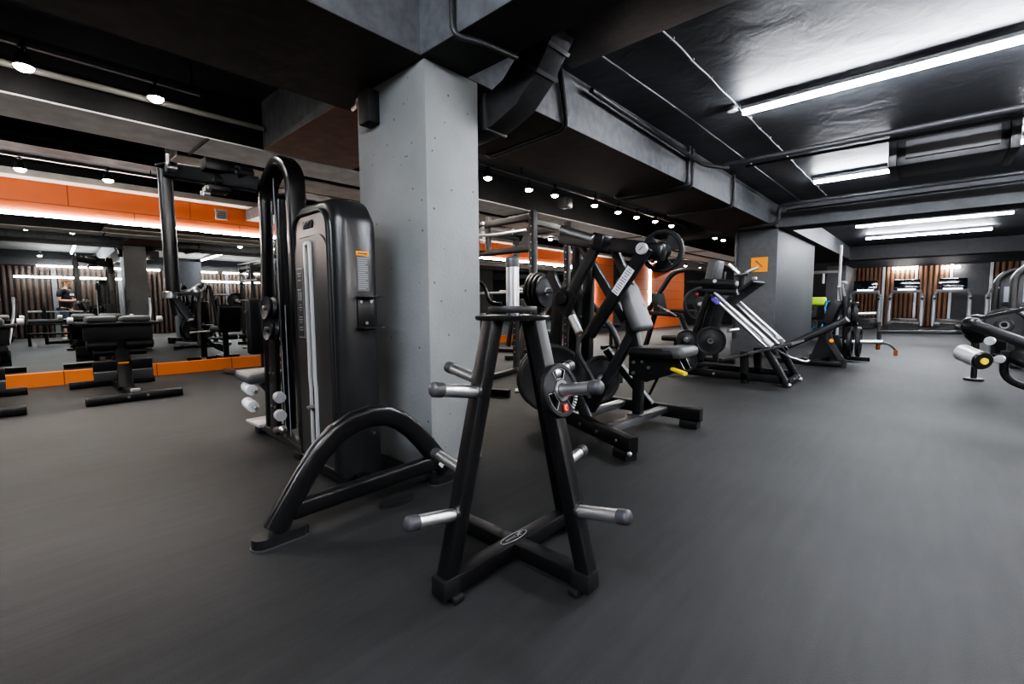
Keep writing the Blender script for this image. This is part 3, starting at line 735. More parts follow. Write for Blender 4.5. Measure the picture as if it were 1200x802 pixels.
    mk().oval(arch, .062, .10, up=(0, 0, 1)).done('arch_tube', 'satin', t)
    mk().oval([(AX, .785, .115), (AX, 1.56, .125)], .055, .085, up=(0, 0, 1)).done('lower_tube', 'satin', t)
    def shoe(y, name='rubber_foot'):
        pts = [(AX + .045 * math.cos(a) * 1.0, y + (.07 if math.sin(a) > 0 else -.07) * (1 if abs(math.sin(a)) > 1e-6 else 0) + .045 * math.sin(a), 0) for a in [2 * PI * i / 28 for i in range(28)]]
        o = mk().prism(pts, (0, 0, .045)).done('rubber_foot', 'rubber', t)
        mk().prism([(AX + (p[0] - AX) * 1.07, y + (p[1] - y) * 1.05, 0) for p in pts], (0, 0, .006)).done('foot_edge', 'cap', o)
    shoe(.735); shoe(1.64)
    mk().box((AX + .040, 1.585, .125), (.006, .05, .036), RX(.75), .0015).done('maker_tag', 'white', t)
    fx = mk().prism([(AX + .05 * math.cos(a) + .05, 1.28 + .10 * math.sin(a), 0) for a in [2 * PI * i / 24 for i in range(24)]], (0, 0, .02)).done('floor_anchor', 'rubber', t)
    # upright frame on the left, bent over the top
    Y = 1.33
    def upr(xa, xb, nm): mk().rbar([(xa, Y, .06), (xb, Y, 1.83)], .07, .09, up=(0, 1, 0)).done(nm, 'satin', t)
    fr = bend([(-3.62, Y + .02, 1.66), (-3.60, Y + .02, 1.86), (-3.34, Y + .02, 2.0), (-3.17, Y + .03, 1.88), (-3.16, Y + .03, .9), (-3.12, Y + .03, .08)], .12, 9)
    mk().rbar(fr, .075, .12, up=(0, 1, 0), r=.02).done('arch_frame', 'satin', t)
    mk().oval([(-3.68, Y, .08), (-3.60, Y, 1.75)], .065, .085, up=(0, 1, 0)).done('upright', 'satin', t)
    mk().oval([(-3.50, Y + .06, .08), (-3.48, Y + .06, 1.75)], .065, .085, up=(0, 1, 0)).done('upright', 'satin', t)
    mk().bar((-3.45, 1.27, .08), (-3.40, 1.27, 1.02), .13, .03, up=(0, 1, 0)).done('guide_plate', 'black', t)
    for z in (.28, .52, .9):
        for dx in (-.03, .03): mk().cyl((-3.43 + dx, 1.26, z), (-3.43 + dx, 1.245, z), .010, n=10).done('bolt', 'steel', t)
    # base rail and light step
    mk().bar((-3.92, 1.33, .065), (-2.86, 1.27, .065), .08, .05).done('base_rail', 'frame', t)
    mk().b2((-3.98, 1.24, .075), (-3.70, 1.44, .10), .008).done('step_plate', 'silver', t)
    for (x, y) in ((-3.86, 1.33), (-3.0, 1.27)): mk().b2((x - .05, y - .05, 0), (x + .05, y + .05, .045), .006).done('rubber_foot', 'rubber', t)
    # pulley wheels, cables
    for (x, z) in ((-3.28, .98), (-3.26, .84)):
        w = mk().lathe([(0, -.02), (.062, -.02), (.075, -.028), (.078, -.02), (.066, 0), (.078, .02), (.075, .028), (.062, .02), (0, .02)], (x, 1.20, z), (0, -1, 0.1), 32).done('pulley_wheel', 'rubber', t)
        mk().cyl((x, 1.185, z), (x, 1.16, z), .016).done('axle_bolt', 'steel', w)
    mk().tube([(-3.30, 1.28, .1), (-3.32, 1.28, 1.85)], .004, 6).tube([(-3.22, 1.28, .1), (-3.22, 1.28, 1.0)], .004, 6).done('cable', 'cable', t)
    # seat, backrest and white rollers
    Z0 = (-3.78, 1.28)
    mk().box((-3.84, 1.33, .455), (.32, .30, .075), RY(.05), .03, 3).done('seat', 'padg', t)
    bp = mk().box((-3.76, 1.27, .84), (.055, .12, .42), None, .03, 3).done('backrest', 'pad', t)
    for z in (.74, .95): mk().cyl((-3.75, 1.21, z), (-3.75, 1.20, z), .012, n=10).done('bolt', 'steel', bp)
    mk().bar((-3.93, 1.35, .40), (-3.62, 1.35, .32), .06, .05).done('seat_bracket', 'black', t)
    for z in (.37, .245):
        r_ = mk().cyl((-3.92, 1.24, z), (-3.80, 1.22, z), .04, n=20).cyl((-3.78, 1.22, z), (-3.70, 1.21, z), .042, n=20).done('roller', 'white', t)
        mk().cyl((-3.97, 1.25, z), (-3.60, 1.20, z), .014, n=12).done('axle', 'steel', r_)
        mk().cyl((-3.30, 1.24, z), (-3.24, 1.23, z), .038, n=18).done('roller', 'silver', t)
    mk().cyl((-3.38, 1.24, .12), (-3.20, 1.22, .17), .02, n=12).ball((-3.2, 1.22, .16), .028, 14).done('lower_pulley', 'steel', t)
    # overhead boom with the hanging arm
    mk().bar((-3.92, .82, 1.925), (-3.62, 1.30, 1.86), .09, .10).done('boom', 'matte', t)
    for k, (x, y, z) in enumerate(((-3.72, 1.12, 1.95), (-3.74, 1.10, 1.87), (-3.66, 1.22, 1.93))):
        mk().cyl((x, y - .05, z), (x, y + .05, z), .045, n=20).done('pulley_wheel', 'rubber', t)
        mk().cyl((x, y - .065, z), (x, y - .05, z), .016, n=12).done('bolt', 'steel', t)
    mk().b2((-3.80, .98, 1.92), (-3.66, 1.14, 2.0), .008).done('pulley_bracket', 'black', t); mk().b2((-3.84, 1.0, 1.79), (-3.68, 1.14, 1.83), .006).done('pulley_bracket', 'black', t)
    for (x, z) in ((-3.80, 1.78), (-3.74, 1.77), (-3.70, 1.8)): mk().cyl((x, 1.02, z), (x, .98, z), .016, n=12).done('bolt', 'chrome', t)
    mk().bar((-3.97, .80, 1.955), (-3.84, .86, 1.955), .09, .018).bar((-3.97, .80, 1.90), (-3.97, .80, 1.955), .05, .012, up=(1, 0, 0)).done('end_bracket', 'black', t)
    mk().cyl((-3.86, .80, 1.93), (-3.86, .865, 1.93), .035, n=20).cyl((-3.87, .82, 1.95), (-3.87, .82, 2.02), .014, n=12).done('adjuster_knob', 'steel', t)
    a = mk().oval([(-3.94, .81, 1.93), (-3.97, .82, 1.10)], .06, .085, up=(0, 1, 0)).done('hanging_arm', 'satin', t)
    mk().cyl((-3.97, .80, 1.10), (-3.97, .80, 1.05), .045, n=20).cyl((-4.0, .84, 1.085), (-3.90, .94, 1.10), .022, n=16).ball((-3.90, .94, 1.10), .034, 16).done('knuckle', 'steel', t)
    h = mk().bar((-3.97, .83, 1.05), (-3.93, .90, .90), .035, .05, up=(0, 1, 0)).done('arm_handle', 'rubber', t)
    mk().bar((-3.975, .81, 1.05), (-4.0, .83, .93), .02, .04).done('strap', 'matte', t)
    mk().cyl((-3.93, .90, .905), (-3.928, .903, .89), .022, n=12).done('handle_end', 'lgrey', h)
tower_machine()

# ------------------------------------------------------------------ C: plate loaded row machine
def row_machine():
    O = (-1.75, 3.2, 0)
    t = thing('chest_row_machine', 'black lever row machine with grey chest pad and yellow seat lever behind the plate tree', 'gym machine', O)
    mk = lambda: MB(O)
    P0, P1 = V((-2.50, 3.16, .11)), V((-1.335, 2.60, .11))
    rl = mk().bar(P0, P1, .07, .10).done('floor_rail', 'black', t)
    Q0, Q1 = V((-2.55, 3.66, .11)), V((-1.30, 3.66, .11))
    rq = mk().bar(Q0, Q1, .07, .10).done('floor_rail', 'black', t)
    d = (P1 - P0).normalized()
    for p, par, dd in ((P1 - d * .09, rl, d), (P0 + d * .09, rl, d), (Q1 - V((.09, 0, 0)), rq, V((1, 0, 0))), (Q0 + V((.09, 0, 0)), rq, V((1, 0, 0)))):
        mk().bar(V((p.x, p.y, .03)) - dd * .07, V((p.x, p.y, .03)) + dd * .07, .085, .058, r=.006).done('rubber_foot', 'rubber', par)
    for q in (.35, .55, .72, .9):
        p = P0.lerp(P1, q) + V((d.y, -d.x, 0)) * .036
        mk().cyl(p, p + V((d.y, -d.x, 0)) * .012, .012, n=12).done('bolt', 'steel', rl)
    mk().ball(P1 + V((-.01, -.03, -.05)), .016, 12).done('bolt', 'chrome', rl)
    for a, b in (((-1.63, 2.80, .12), (-1.60, 3.63, .12)), ((-2.0, 2.98, .12), (-1.98, 3.63, .12))):
        mk().bar(a, b, .075, .055).done('cross_tube', 'steel', t)
    mk().box((-1.615, 3.22, .155), (.12, .14, .012)).done('mounting_plate', 'steel', t)
    # seat post, bracket, seat
    mk().rbar(bend([(-1.61, 3.2, .15), (-1.61, 3.2, .62), (-1.66, 3.2, .80)], .1), .07, .07, up=(0, 1, 0)).done('seat_post', 'black', t)
    mk().prism([(-1.66, 3.14, .60), (-1.28, 3.14, .61), (-1.24, 3.14, .54), (-1.52, 3.14, .42), (-1.66, 3.14, .46)], (0, .012, 0)).prism([(-1.66, 3.25, .60), (-1.28, 3.25, .61), (-1.24, 3.25, .54), (-1.52, 3.25, .42), (-1.66, 3.25, .46)], (0, .012, 0)).done('seat_bracket', 'black', t)
    for (x, z) in ((-1.62, .56), (-1.62, .48), (-1.55, .57), (-1.50, .53)): mk().cyl((x, 3.14, z), (x, 3.125, z), .012, n=12).done('bolt', 'steel', t)
    mk().box((-1.45, 3.2, .645), (.36, .32, .075), RY(-.02), .034, 3).done('seat', 'pad', t)
    mk().box((-1.30, 3.2, .655), (.17, .31, .08), RY(-.02), .034, 3).done('seat_front', 'padg', t)
    mk().bar((-1.30, 3.08, .545), (-1.19, 3.04, .525), .04, .022, r=.008).done('height_lever', 'yellow', t)
    mk().tube([(-1.45, 3.2, .47), (-1.52, 3.2, .32)], .010, 8).done('gas_strut', 'black', t)
    # chest pad
    R_ = RY(math.radians(-24))
    pd = mk().box((-1.635, 3.17, .965), (.085, .25, .37), R_, .035, 3).done('chest_pad', 'padg', t)
    mk().box((-1.655, 3.17, .95), (.03, .22, .32), R_, .01).done('pad_board', 'matte', pd)
    mk().bar((-1.66, 3.2, .78), (-1.72, 3.2, .98), .06, .05, up=(0, 1, 0)).done('pad_stem', 'black', t)
    mk().cyl((-1.76, 3.14, 1.15), (-1.74, 3.14, 1.18), .02, n=12).done('stop_knob', 'steel', t)
    # diagonals
    def D(n, a, b, w=.075, h=.06, m='black'): mk().bar(a, b, w, h, up=(0, 1, 0)).done(n, m, t)
    D('diagonal_brace', (-1.97, 3.1, .15), (-1.66, 3.2, .78))
    D('diagonal_brace', (-1.70, 3.6, .15), (-1.98, 3.35, .62), .06, .05)
    D('diagonal_brace', (-1.86, 2.89, .14), (-2.24, 3.02, .62), .07, .05)
    D('upright', (-2.36, 3.12, .15), (-2.30, 3.12, 1.12), .085, .07)
    D('upright', (-2.14, 3.3, .15), (-2.12, 3.3, 1.42), .085, .07)
    D('upright', (-2.46, 3.55, .15), (-2.30, 3.4, 1.50), .08, .06)
    D('top_beam', (-2.34, 3.22, 1.55), (-1.52, 3.10, 1.385), .10, .075, 'frame')
    D('upper_brace', (-1.80, 2.93, 1.45), (-2.06, 2.93, 1.05), .075, .055, 'frame')
    D('upper_brace', (-1.86, 3.25, 1.42), (-1.62, 3.25, .96), .065, .05, 'frame')
    D('upper_brace', (-2.25, 3.35, 1.52), (-1.78, 3.3, .86), .07, .05, 'frame')
    D('upper_brace', (-2.30, 3.0, 1.25), (-2.05, 3.0, .83), .075, .05, 'frame')
    D('counterweight_bracket', (-2.06, 2.93, 1.10), (-2.13, 2.95, .93), .12, .07, 'matte')
    mk().cyl((-2.10, 2.86, 1.04), (-2.10, 3.02, 1.04), .055, n=24).done('pivot_bearing', 'satin', t)
    for p, q in (((-2.08, 2.85, 1.555), (-1.80, 2.86, 1.455)), ((-2.08, 2.99, .90), (-1.99, 2.97, .77))):
        mk().cyl(p, q, .031, n=24).done('loading_horn', 'chrome', t)
    mk().box((-1.78, 2.92, 1.44), (.10, .12, .11), RY(.3), .012).done('hinge_block', 'satin', t)
    mk().box((-1.46, 3.10, 1.36), (.16, .09, .12), RY(.18), .015).done('hinge_block', 'satin', t)
    # lever arm with label and handles
    a0, a1 = V((-1.425, 2.92, 1.37)), V((-1.87, 2.92, .765))
    arm = mk().bar(a0, a1, .085, .055, up=(0, 1, 0)).done('lever_arm', 'black', t)
    la, lb = a0.lerp(a1, .22), a0.lerp(a1, .50)
    lab = mk().bar(la + V((0, -.0285, 0)), lb + V((0, -.0285, 0)), .062, .002, up=(0, 1, 0)).done('instruction_label', 'white', arm)
    tx = mk(); dd = (lb - la).normalized(); ss = V((dd.z, 0, -dd.x))
    for i in range(11):
        c = la.lerp(lb, .06 + i * .088) + V((0, -.030, 0)); w = .022 if i % 3 else .014
        tx.bar(c - ss * w, c + ss * w, .006, .001, up=(0, 1, 0))
    tx.done('label_lettering', 'mgrey', arm)
    p = a0 + V((-.015, 0, -.01)); cp = mk().cyl(p + V((0, -.03, 0)), p + V((0, -.06, 0)), .04, n=28).done('pivot_cap', 'silver', t)
    mk().bar(p + V((-.012, -.061, -.012)), p + V((.016, -.061, .012)), .006, .003, up=(0, 1, 0)).done('cap_mark', 'mgrey', cp)
    mk().tube(bend([(-1.86, 2.90, .80), (-1.93, 2.86, .72), (-1.90, 2.82, .62), (-1.80, 2.82, .50), (-1.76, 2.82, .42)], .05), .016, 10).done('handle', 'rubber', t)
    mk().tube(bend([(-2.10, 3.05, .80), (-2.02, 3.0, .74), (-2.02, 2.98, .56), (-2.06, 2.98, .46)], .05), .016, 10).done('handle', 'rubber', t)
    mk().bar((-2.20, 2.91, .405), (-2.14, 3.25, .405), .06, .06).done('peg_bracket', 'black', t); mk().cyl((-2.14, 2.86, .405), (-2.62, 3.19, .405), .026, n=24).done('storage_peg', 'chrome', t)
    mk().cyl((-2.30, 3.12, .28), (-2.72, 3.05, .22), .022, n=20).done('storage_peg', 'chrome', t)
    mk().cyl((-2.14, 3.34, .36), (-1.98, 3.38, .36), .026, n=24).done('storage_peg', 'chrome', t)
    mk().cyl((-1.46, 3.10, 1.37), (-1.46, 3.30, 1.37), .026, n=20).done('loading_horn', 'steel', t)
    mk().tube(bend([(-2.40, 3.5, 1.15), (-2.2, 3.55, .95), (-2.0, 3.6, .70), (-2.0, 3.62, .3)], .3, 8), .028, 12).done('curved_guard', 'frame', t)
row_machine()
plate_thing('weight_plate', 'black plate with red badge at the top end of the row machine lever', .155, .035, (-1.46, 3.235, 1.375), (0.1, -1, 0), 'grip', None, 'rubber', PI / 2 + 2.4, spin=.6)
plate_thing('weight_plate', 'large black plate low on the row machine, front of the pair', .275, .035, (-2.20, 2.90, .405), (.82, -.57, 0), 'solid')
plate_thing('weight_plate', 'large black plate low on the row machine, rear of the pair', .275, .035, (-2.25, 2.935, .405), (.82, -.57, 0), 'solid')
plate_thing('weight_plate', 'medium black plate partly hidden behind the row machine upright', .205, .035, (-2.05, 3.37, .36), (.9, -.4, 0), 'solid')
# ------------------------------------------------------------------ D: rack and press machine beyond the pillar
def rack():
    O = (-3.6, 4.1, 0); t = thing('power_rack', 'tall black power rack with steel posts just right of the front pillar', 'gym rack', O); mk = lambda: MB(O)
    for (x, y, zt) in ((-3.22, 3.9, 1.99), (-4.12, 3.9, 1.99), (-3.55, 5.0, 2.05), (-4.45, 5.0, 2.05)):
        u = mk().bar((x, y, .06), (x, y, zt), .07, .075, up=(1, 0, 0)).done('upright', 'frame', t)
        b = mk()
        for i in range(20):
            z = .30 + i * .085
            if z < zt - .05: b.cyl((x, y - .030, z), (x, y - .040, z), .009, n=10)
        b.done('peg_hole', 'steel', u)
    for (a, b) in (((-3.22, 3.9, 1.60), (-4.6, 3.9, 1.60)), ((-3.22, 3.9, 1.93), (-4.12, 3.9, 1.93)), ((-3.55, 5, 1.98), (-4.45, 5, 1.98)), ((-3.22, 3.9, 1.88), (-3.55, 5.0, 1.94)), ((-4.12, 3.9, 1.88), (-4.45, 5.0, 1.94))):
        mk().bar(a, b, .06, .07).done('crossbar', 'frame', t)
    for x, xx in ((-3.22, -3.55), (-4.12, -4.45)):
        mk().bar((x, 3.75, .04), (xx, 5.15, .04), .075, .07).done('floor_rail', 'black', t)
    mk().prism([(-3.26, 3.88, 1.62), (-3.42, 3.88, 1.62), (-3.26, 3.88, 1.86)], (0, .02, 0)).done('gusset', 'frame', t)
    mk().tube(bend([(-3.25, 3.82, 1.78), (-3.7, 3.82, 1.78), (-4.15, 3.82, 1.82)], .1), .016, 10).done('pull_up_bar', 'chrome', t)
    for i in range(5): mk().cyl((-3.98, 3.86, 1.72 + i * .055), (-3.92, 3.84, 1.72 + i * .055), .018, n=12).done('grip_knob', 'steel', t)
    mk().bar((-3.9, 3.9, 1.60), (-3.9, 3.9, 2.02), .05, .05, up=(1, 0, 0)).done('post', 'frame', t)
    for (x, y) in ((-3.22, 3.86), (-4.12, 3.86)):
        mk().bar((x, y - .07, 1.08), (x, y, 1.08), .05, .03).bar((x, y - .08, 1.08), (x, y - .08, 1.14), .03, .02, up=(0, 1, 0)).done('bar_hook', 'steel', t)
rack()
t = thing('barbell', 'steel barbell resting in the power rack hooks', 'barbell', (-3.6, 3.80, 1.125))
c = (-3.6, 3.80, 1.125)
MB(c).cyl((-4.75, 3.80, 1.125), (-2.62, 3.80, 1.125), .014, n=16).done('bar', 'chrome', t)
MB(c).cyl((-3.14, 3.80, 1.125), (-2.70, 3.80, 1.125), .025, n=20).cyl((-3.15, 3.80, 1.125), (-3.12, 3.80, 1.125), .037, n=20).done('sleeve', 'chrome', t)
MB(c).cyl((-4.20, 3.80, 1.125), (-4.70, 3.80, 1.125), .025, n=20).cyl((-4.20, 3.80, 1.125), (-4.23, 3.80, 1.125), .037, n=20).done('sleeve', 'chrome', t)
for i in range(4):
    plate_thing('weight_plate', 'black barbell plate in the stack on the racked barbell, %s from the bar centre' % ('first', 'second', 'third', 'outermost')[i], (.20, .20, .185, .165)[i], .034,
                (-3.095 + i * .042, 3.80, 1.125), (1, 0, 0), 'solid', 'plates on the racked barbell')

def press_machine(O, label, extra=True):
    """upright press machine of which parts show between rack and row machine"""
    t = thing('shoulder_press_machine', label, 'gym machine', O); mk = lambda: MB()
    for q in (-.45, .45): mk().bar((-.5, q, .05), (.5, q, .05), .07, .08).done('floor_rail', 'black', t)
    mk().bar((0, -.45, .05), (0, .45, .05), .07, .08).done('cross_rail', 'black', t)
    mk().rbar(bend([(-.45, 0, .08), (-.25, 0, 1.3), (.15, 0, 1.42)], .2), .08, .07, up=(0, 1, 0)).done('main_upright', 'frame', t)
    mk().oval(bend([(-.3, -.05, .12), (.0, -.05, .9), (.35, -.05, 1.15)], .4, 8), .06, .08, up=(0, 1, 0)).done('curved_tube', 'frame', t)
    mk().box((.18, 0, .5), (.38, .34, .08), None, .03, 3).done('seat', 'pad', t)
    mk().box((-.08, 0, .85), (.09, .3, .5), RY(-.15), .03, 3).done('backrest', 'pad', t)
    mk().bar((.15, 0, .08), (.15, 0, .46), .06, .06, up=(1, 0, 0)).done('seat_post', 'black', t)
    for s in (-1, 1):
        mk().tube(bend([(-.22, .28 * s, 1.3), (.25, .36 * s, 1.22), (.32, .36 * s, 1.0), (.45, .36 * s, 1.0)], .08), .02, 10).done('handle_arm', 'satin', t)
        mk().cyl((-.25, .3 * s, 1.25), (-.25, .62 * s, 1.25), .025, n=18).done('loading_horn', 'chrome', t)
    return t
press_machine((-3.55, 2.95, 0), 'black press machine with curved tube seen between the plate tree legs and the pillar').rotation_euler = (0, 0, .4)
press_machine((-4.9, 6.2, 0), 'black press machine standing further back beyond the power rack').rotation_euler = (0, 0, 1.2)
press_machine((-6.3, 7.4, 0), 'black press machine far back near the mirror').rotation_euler = (0, 0, .2)
for (x, y, z, ax, R, lb) in ((-3.05, 3.28, 1.16, (1, .2, 0), .17, 'black plate on the press machine near the pillar'), (-5.3, 6.0, .5, (1, -.6, 0), .2, 'black plate low behind the power rack'),
                             (-4.5, 6.0, 1.2, (1, -.6, 0), .2, 'black plate high behind the power rack')):
    pass

# ------------------------------------------------------------------ F: seated machine before the leg press
def fly_machine():
    O = (-3.0, 7.5, 0); t = thing('seated_lever_machine', 'dark seated lever machine with a bent top tube before the orange wall', 'gym machine', O); mk = lambda: MB(O)
    for y in (7.2, 7.9): mk().bar((-3.75, y, .05), (-2.3, y, .05), .07, .08).done('floor_rail', 'black', t)
    mk().bar((-3.0, 7.2, .05), (-3.0, 7.9, .05), .07, .07).done('cross_rail', 'black', t)
    mk().oval(bend([(-3.72, 7.5, .72), (-3.20, 7.5, 1.50), (-2.95, 7.5, 1.545), (-2.40, 7.5, 1.47), (-2.42, 7.5, .9)], .16, 8), .07, .09, up=(0, 1, 0)).done('top_frame', 'frame', t)
    mk().prism([(-2.60, 7.47, 1.47), (-2.36, 7.47, 1.47), (-2.42, 7.47, .6), (-2.52, 7.47, .6), (-2.50, 7.47, 1.2)], (0, .07, 0)).done('gusset_plate', 'frame', t)
    mk().rbar([(-2.47, 7.5, .08), (-2.45, 7.5, 1.0)], .09, .08, up=(1, 0, 0)).done('upright', 'frame', t)
    mk().rbar(bend([(-3.60, 7.35, .84), (-2.98, 7.35, .80), (-2.80, 7.35, .36)], .06), .07, .06, up=(0, 1, 0)).done('lever', 'black', t)
    mk().rbar(bend([(-3.30, 7.7, .86), (-2.66, 7.7, .84), (-2.50, 7.7, .42)], .06), .07, .06, up=(0, 1, 0)).done('lever', 'black', t)
    for (a, b) in (((-3.35, 7.30, .96), (-3.03, 7.30, .79)), ((-3.0, 7.30, .77), (-2.86, 7.30, .42)), ((-2.64, 7.65, .80), (-2.52, 7.65, .46))):
        mk().bar(a, b, .02, .035, up=(0, 1, 0)).done('lever_guard', 'steel', t)
    mk().tube(bend([(-2.78, 7.3, .30), (-2.5, 7.25, .33), (-2.42, 7.2, .47)], .15), .03, 12).done('handle', 'steel', t)
    mk().box((-3.1, 7.5, .42), (.4, .36, .09), None, .03, 3).done('seat', 'pad', t)
    mk().box((-3.42, 7.5, 1.0), (.12, .3, .34), RY(-.2), .03, 3).done('chest_pad', 'pad', t)
    mk().bar((-3.1, 7.5, .08), (-3.1, 7.5, .40), .07, .07, up=(1, 0, 0)).done('seat_post', 'black', t)
    mk().bar((-3.7, 7.5, .08), (-3.45, 7.5, .95), .07, .07, up=(0, 1, 0)).done('pad_post', 'black', t)
    mk().cyl((-2.62, 7.44, .98), (-2.62, 7.15, .98), .026).done('loading_horn', 'chrome', t)
fly_machine()
plate_thing('weight_plate', 'black plate with red badge on the seated lever machine', .27, .04, (-2.62, 7.25, .98), (.5, -1, 0), 'grip', None, 'rubber', 2.0, spin=.5)
# a preacher bench in front of the orange wall
t = thing('preacher_bench', 'small dark bench with a slanted arm pad in front of the orange wall', 'bench', (-4.9, 9.0, 0))
MB().bar((-.4, 0, .04), (.4, 0, .04), .07, .07).bar((-.35, -.3, .04), (-.35, .3, .04), .07, .07).bar((.35, -.3, .04), (.35, .3, .04), .07, .07).done('base', 'black', t)
MB().bar((.1, 0, .07), (.1, 0, .85), .07, .07, up=(1, 0, 0)).done('post', 'black', t)
MB().box((.15, 0, .92), (.34, .5, .09), RY(.5), .03, 3).done('arm_pad', 'pad', t)
MB().box((-.3, 0, .5), (.3, .36, .08), None, .03, 3).done('seat', 'pad', t)
MB().bar((-.3, 0, .07), (-.3, 0, .47), .06, .06, up=(1, 0, 0)).done('seat_post', 'black', t)

# ------------------------------------------------------------------ E: leg press
def leg_press():
    O = (-1.9, 6.4, 0); t = thing('leg_press', 'black sliding leg press with chrome guide rods before the second pillar', 'gym machine', O); mk = lambda: MB(O)
    ya, yb = 6.12, 6.72
    for y in (ya, yb):
        mk().bar((-3.1, y, .09), (-1.25, y, .085), .075, .09).done('floor_rail', 'black', t)
        # far pair of leaning legs
        mk().bar((-1.20, y, .02), (-1.44, y, .46), .08, .075, up=(0, 1, 0)).done('leg', 'black', t)
        mk().bar((-1.66, y, .0), (-1.68, y, .40), .085, .075, up=(0, 1, 0)).done('leg', 'black', t)
        mk().ball((-1.17, y - .03, .03), .028, 12).done('foot_cap', 'steel', t)
        # chrome guide rods
        for dz in (0, .085):
            a, b = V((-2.06, y + .02, 1.06 + dz * .8)), V((-1.40, y + .02, .43 + dz))
            mk().cyl(a, b, .020, n=18).done('guide_rod', 'chrome', t)
        mk().bar((-2.12, y + .04, 1.10), (-1.34, y + .04, .38), .05, .05, up=(0, 1, 0)).done('slide_beam', 'frame', t)
        mk().cyl((-1.47, y + .02, .56), (-1.38, y + .02, .475), .034, n=18).done('bumper', 'silver', t)
        mk().bar((-2.14, y + .04, 1.12), (-2.45, y + .04, .12), .07, .07, up=(0, 1, 0)).done('rear_upright', 'black', t)
    for x in (-1.2, -2.3, -3.0): mk().bar((x, ya, .07), (x, yb, .07), .06, .05).done('cross_rail', 'black', t)
    for y in (ya + .15, ya + .3, ya + .45): mk().cyl((-1.165, y, .09), (-1.15, y, .09), .016, n=12).done('bolt', 'steel', t)
    mk().cyl((-2.5, ya - .04, .09), (-2.5, ya - .05, .09), .014, n=12).cyl((-2.02, ya - .04, .09), (-2.02, ya - .055, .09), .016, n=12).done('bolt', 'steel', t)
    # foot platform
    mk().bar((-1.92, 6.42, .275), (-1.16, 6.42, .52), .72, .028).done('foot_platform', 'cap', t)
    mk().cyl((-1.27, 6.08, .53), (-1.27, 6.08, .575), .02, n=12).done('stop_knob', 'steel', t)
    mk().tube(bend([(-1.33, 6.12, .45), (-1.18, 6.1, .36), (-1.02, 6.1, .32), (-1.02, 6.3, .32), (-1.1, 6.35, .34)], .05), .013, 8).done('release_handle', 'steel', t)
    # sled: back pads, shoulder pads, foot plate
    mk().box((-2.14, 6.42, .86), (.12, .42, .56), RY(.25), .035, 3).done('back_pad', 'pad', t)
    mk().box((-2.16, 6.42, 1.42), (.13, .30, .30), RY(.18), .035, 3).done('head_pad', 'padg', t)
    mk().box((-2.30, 6.42, .50), (.10, .42, .60), RY(.22), .035, 3).done('back_pad', 'pad', t)
    for z, yy in ((1.26, ya), (1.16, ya + .05)):
        r_ = mk().cyl((-2.22, yy, z), (-1.80, yy, z - .03), .05, n=20).done('shoulder_roller', 'rubber', t)
        mk().cyl((-1.80, yy, z - .03), (-1.775, yy, z - .032), .034, n=16).done('end_cap', 'silver', r_)
    mk().bar((-2.42, ya + .03, 1.27), (-1.86, ya + .03, 1.24), .06, .055).done('sled_beam', 'black', t)
    mk().cyl((-2.04, ya - .02, 1.27), (-2.04, ya - .05, 1.27), .024, n=12).done('bolt', 'chrome', t)
    mk().bar((-1.98, 6.42, .98), (-1.62, 6.42, 1.26), .56, .035).done('push_plate', 'matte', t)
    mk().box((-1.60, 6.15, 1.285), (.05, .05, .05), None, .01).done('plate_cap', 'steel', t)
    mk().bar((-1.80, 6.3, 1.12), (-1.78, 6.3, 1.36), .08, .06, up=(1, 0, 0)).done('handle_post', 'black', t)
    mk().cyl((-1.92, 6.2, 1.48), (-1.80, 6.22, 1.36), .022, n=16).done('grip', 'chrome', t)
    mk().cyl((-1.76, 6.25, 1.36), (-1.60, 6.30, 1.43), .022, n=16).done('grip', 'chrome', t)
    mk().cyl((-1.86, 6.24, 1.35), (-1.70, 6.26, 1.36), .03, n=16).done('grip_clamp', 'steel', t)
    mk().box((-2.03, ya - .02, 1.02), (.10, .04, .05), RY(.75), .008).done('purple_stop', 'purple', t)
    for a, b in (((-2.35, 5.95, .52), (-2.35, 6.2, .52)), ((-2.0, 6.55, .62), (-2.0, 6.95, .62)), ((-2.32, 6.0, .24), (-2.32, 6.2, .24))): mk().cyl(a, b, .024).done('storage_peg', 'chrome', t)
leg_press()
plate_thing('weight_plate', 'black plate hanging under the leg press back pad', .19, .04, (-2.12, 6.22, .50), (.5, -1, 0), 'solid')
plate_thing('weight_plate', 'black plate with red centre low at the rear of the leg press', .15, .04, (-2.35, 5.98, .24), (.5, -1, 0), 'grip', None, 'rubber', 1.0)
plate_thing('weight_plate', 'black plate beside the chrome handle at the rear of the leg press', .13, .04, (-2.35, 6.0, .52), (.5, -1, 0), 'solid')

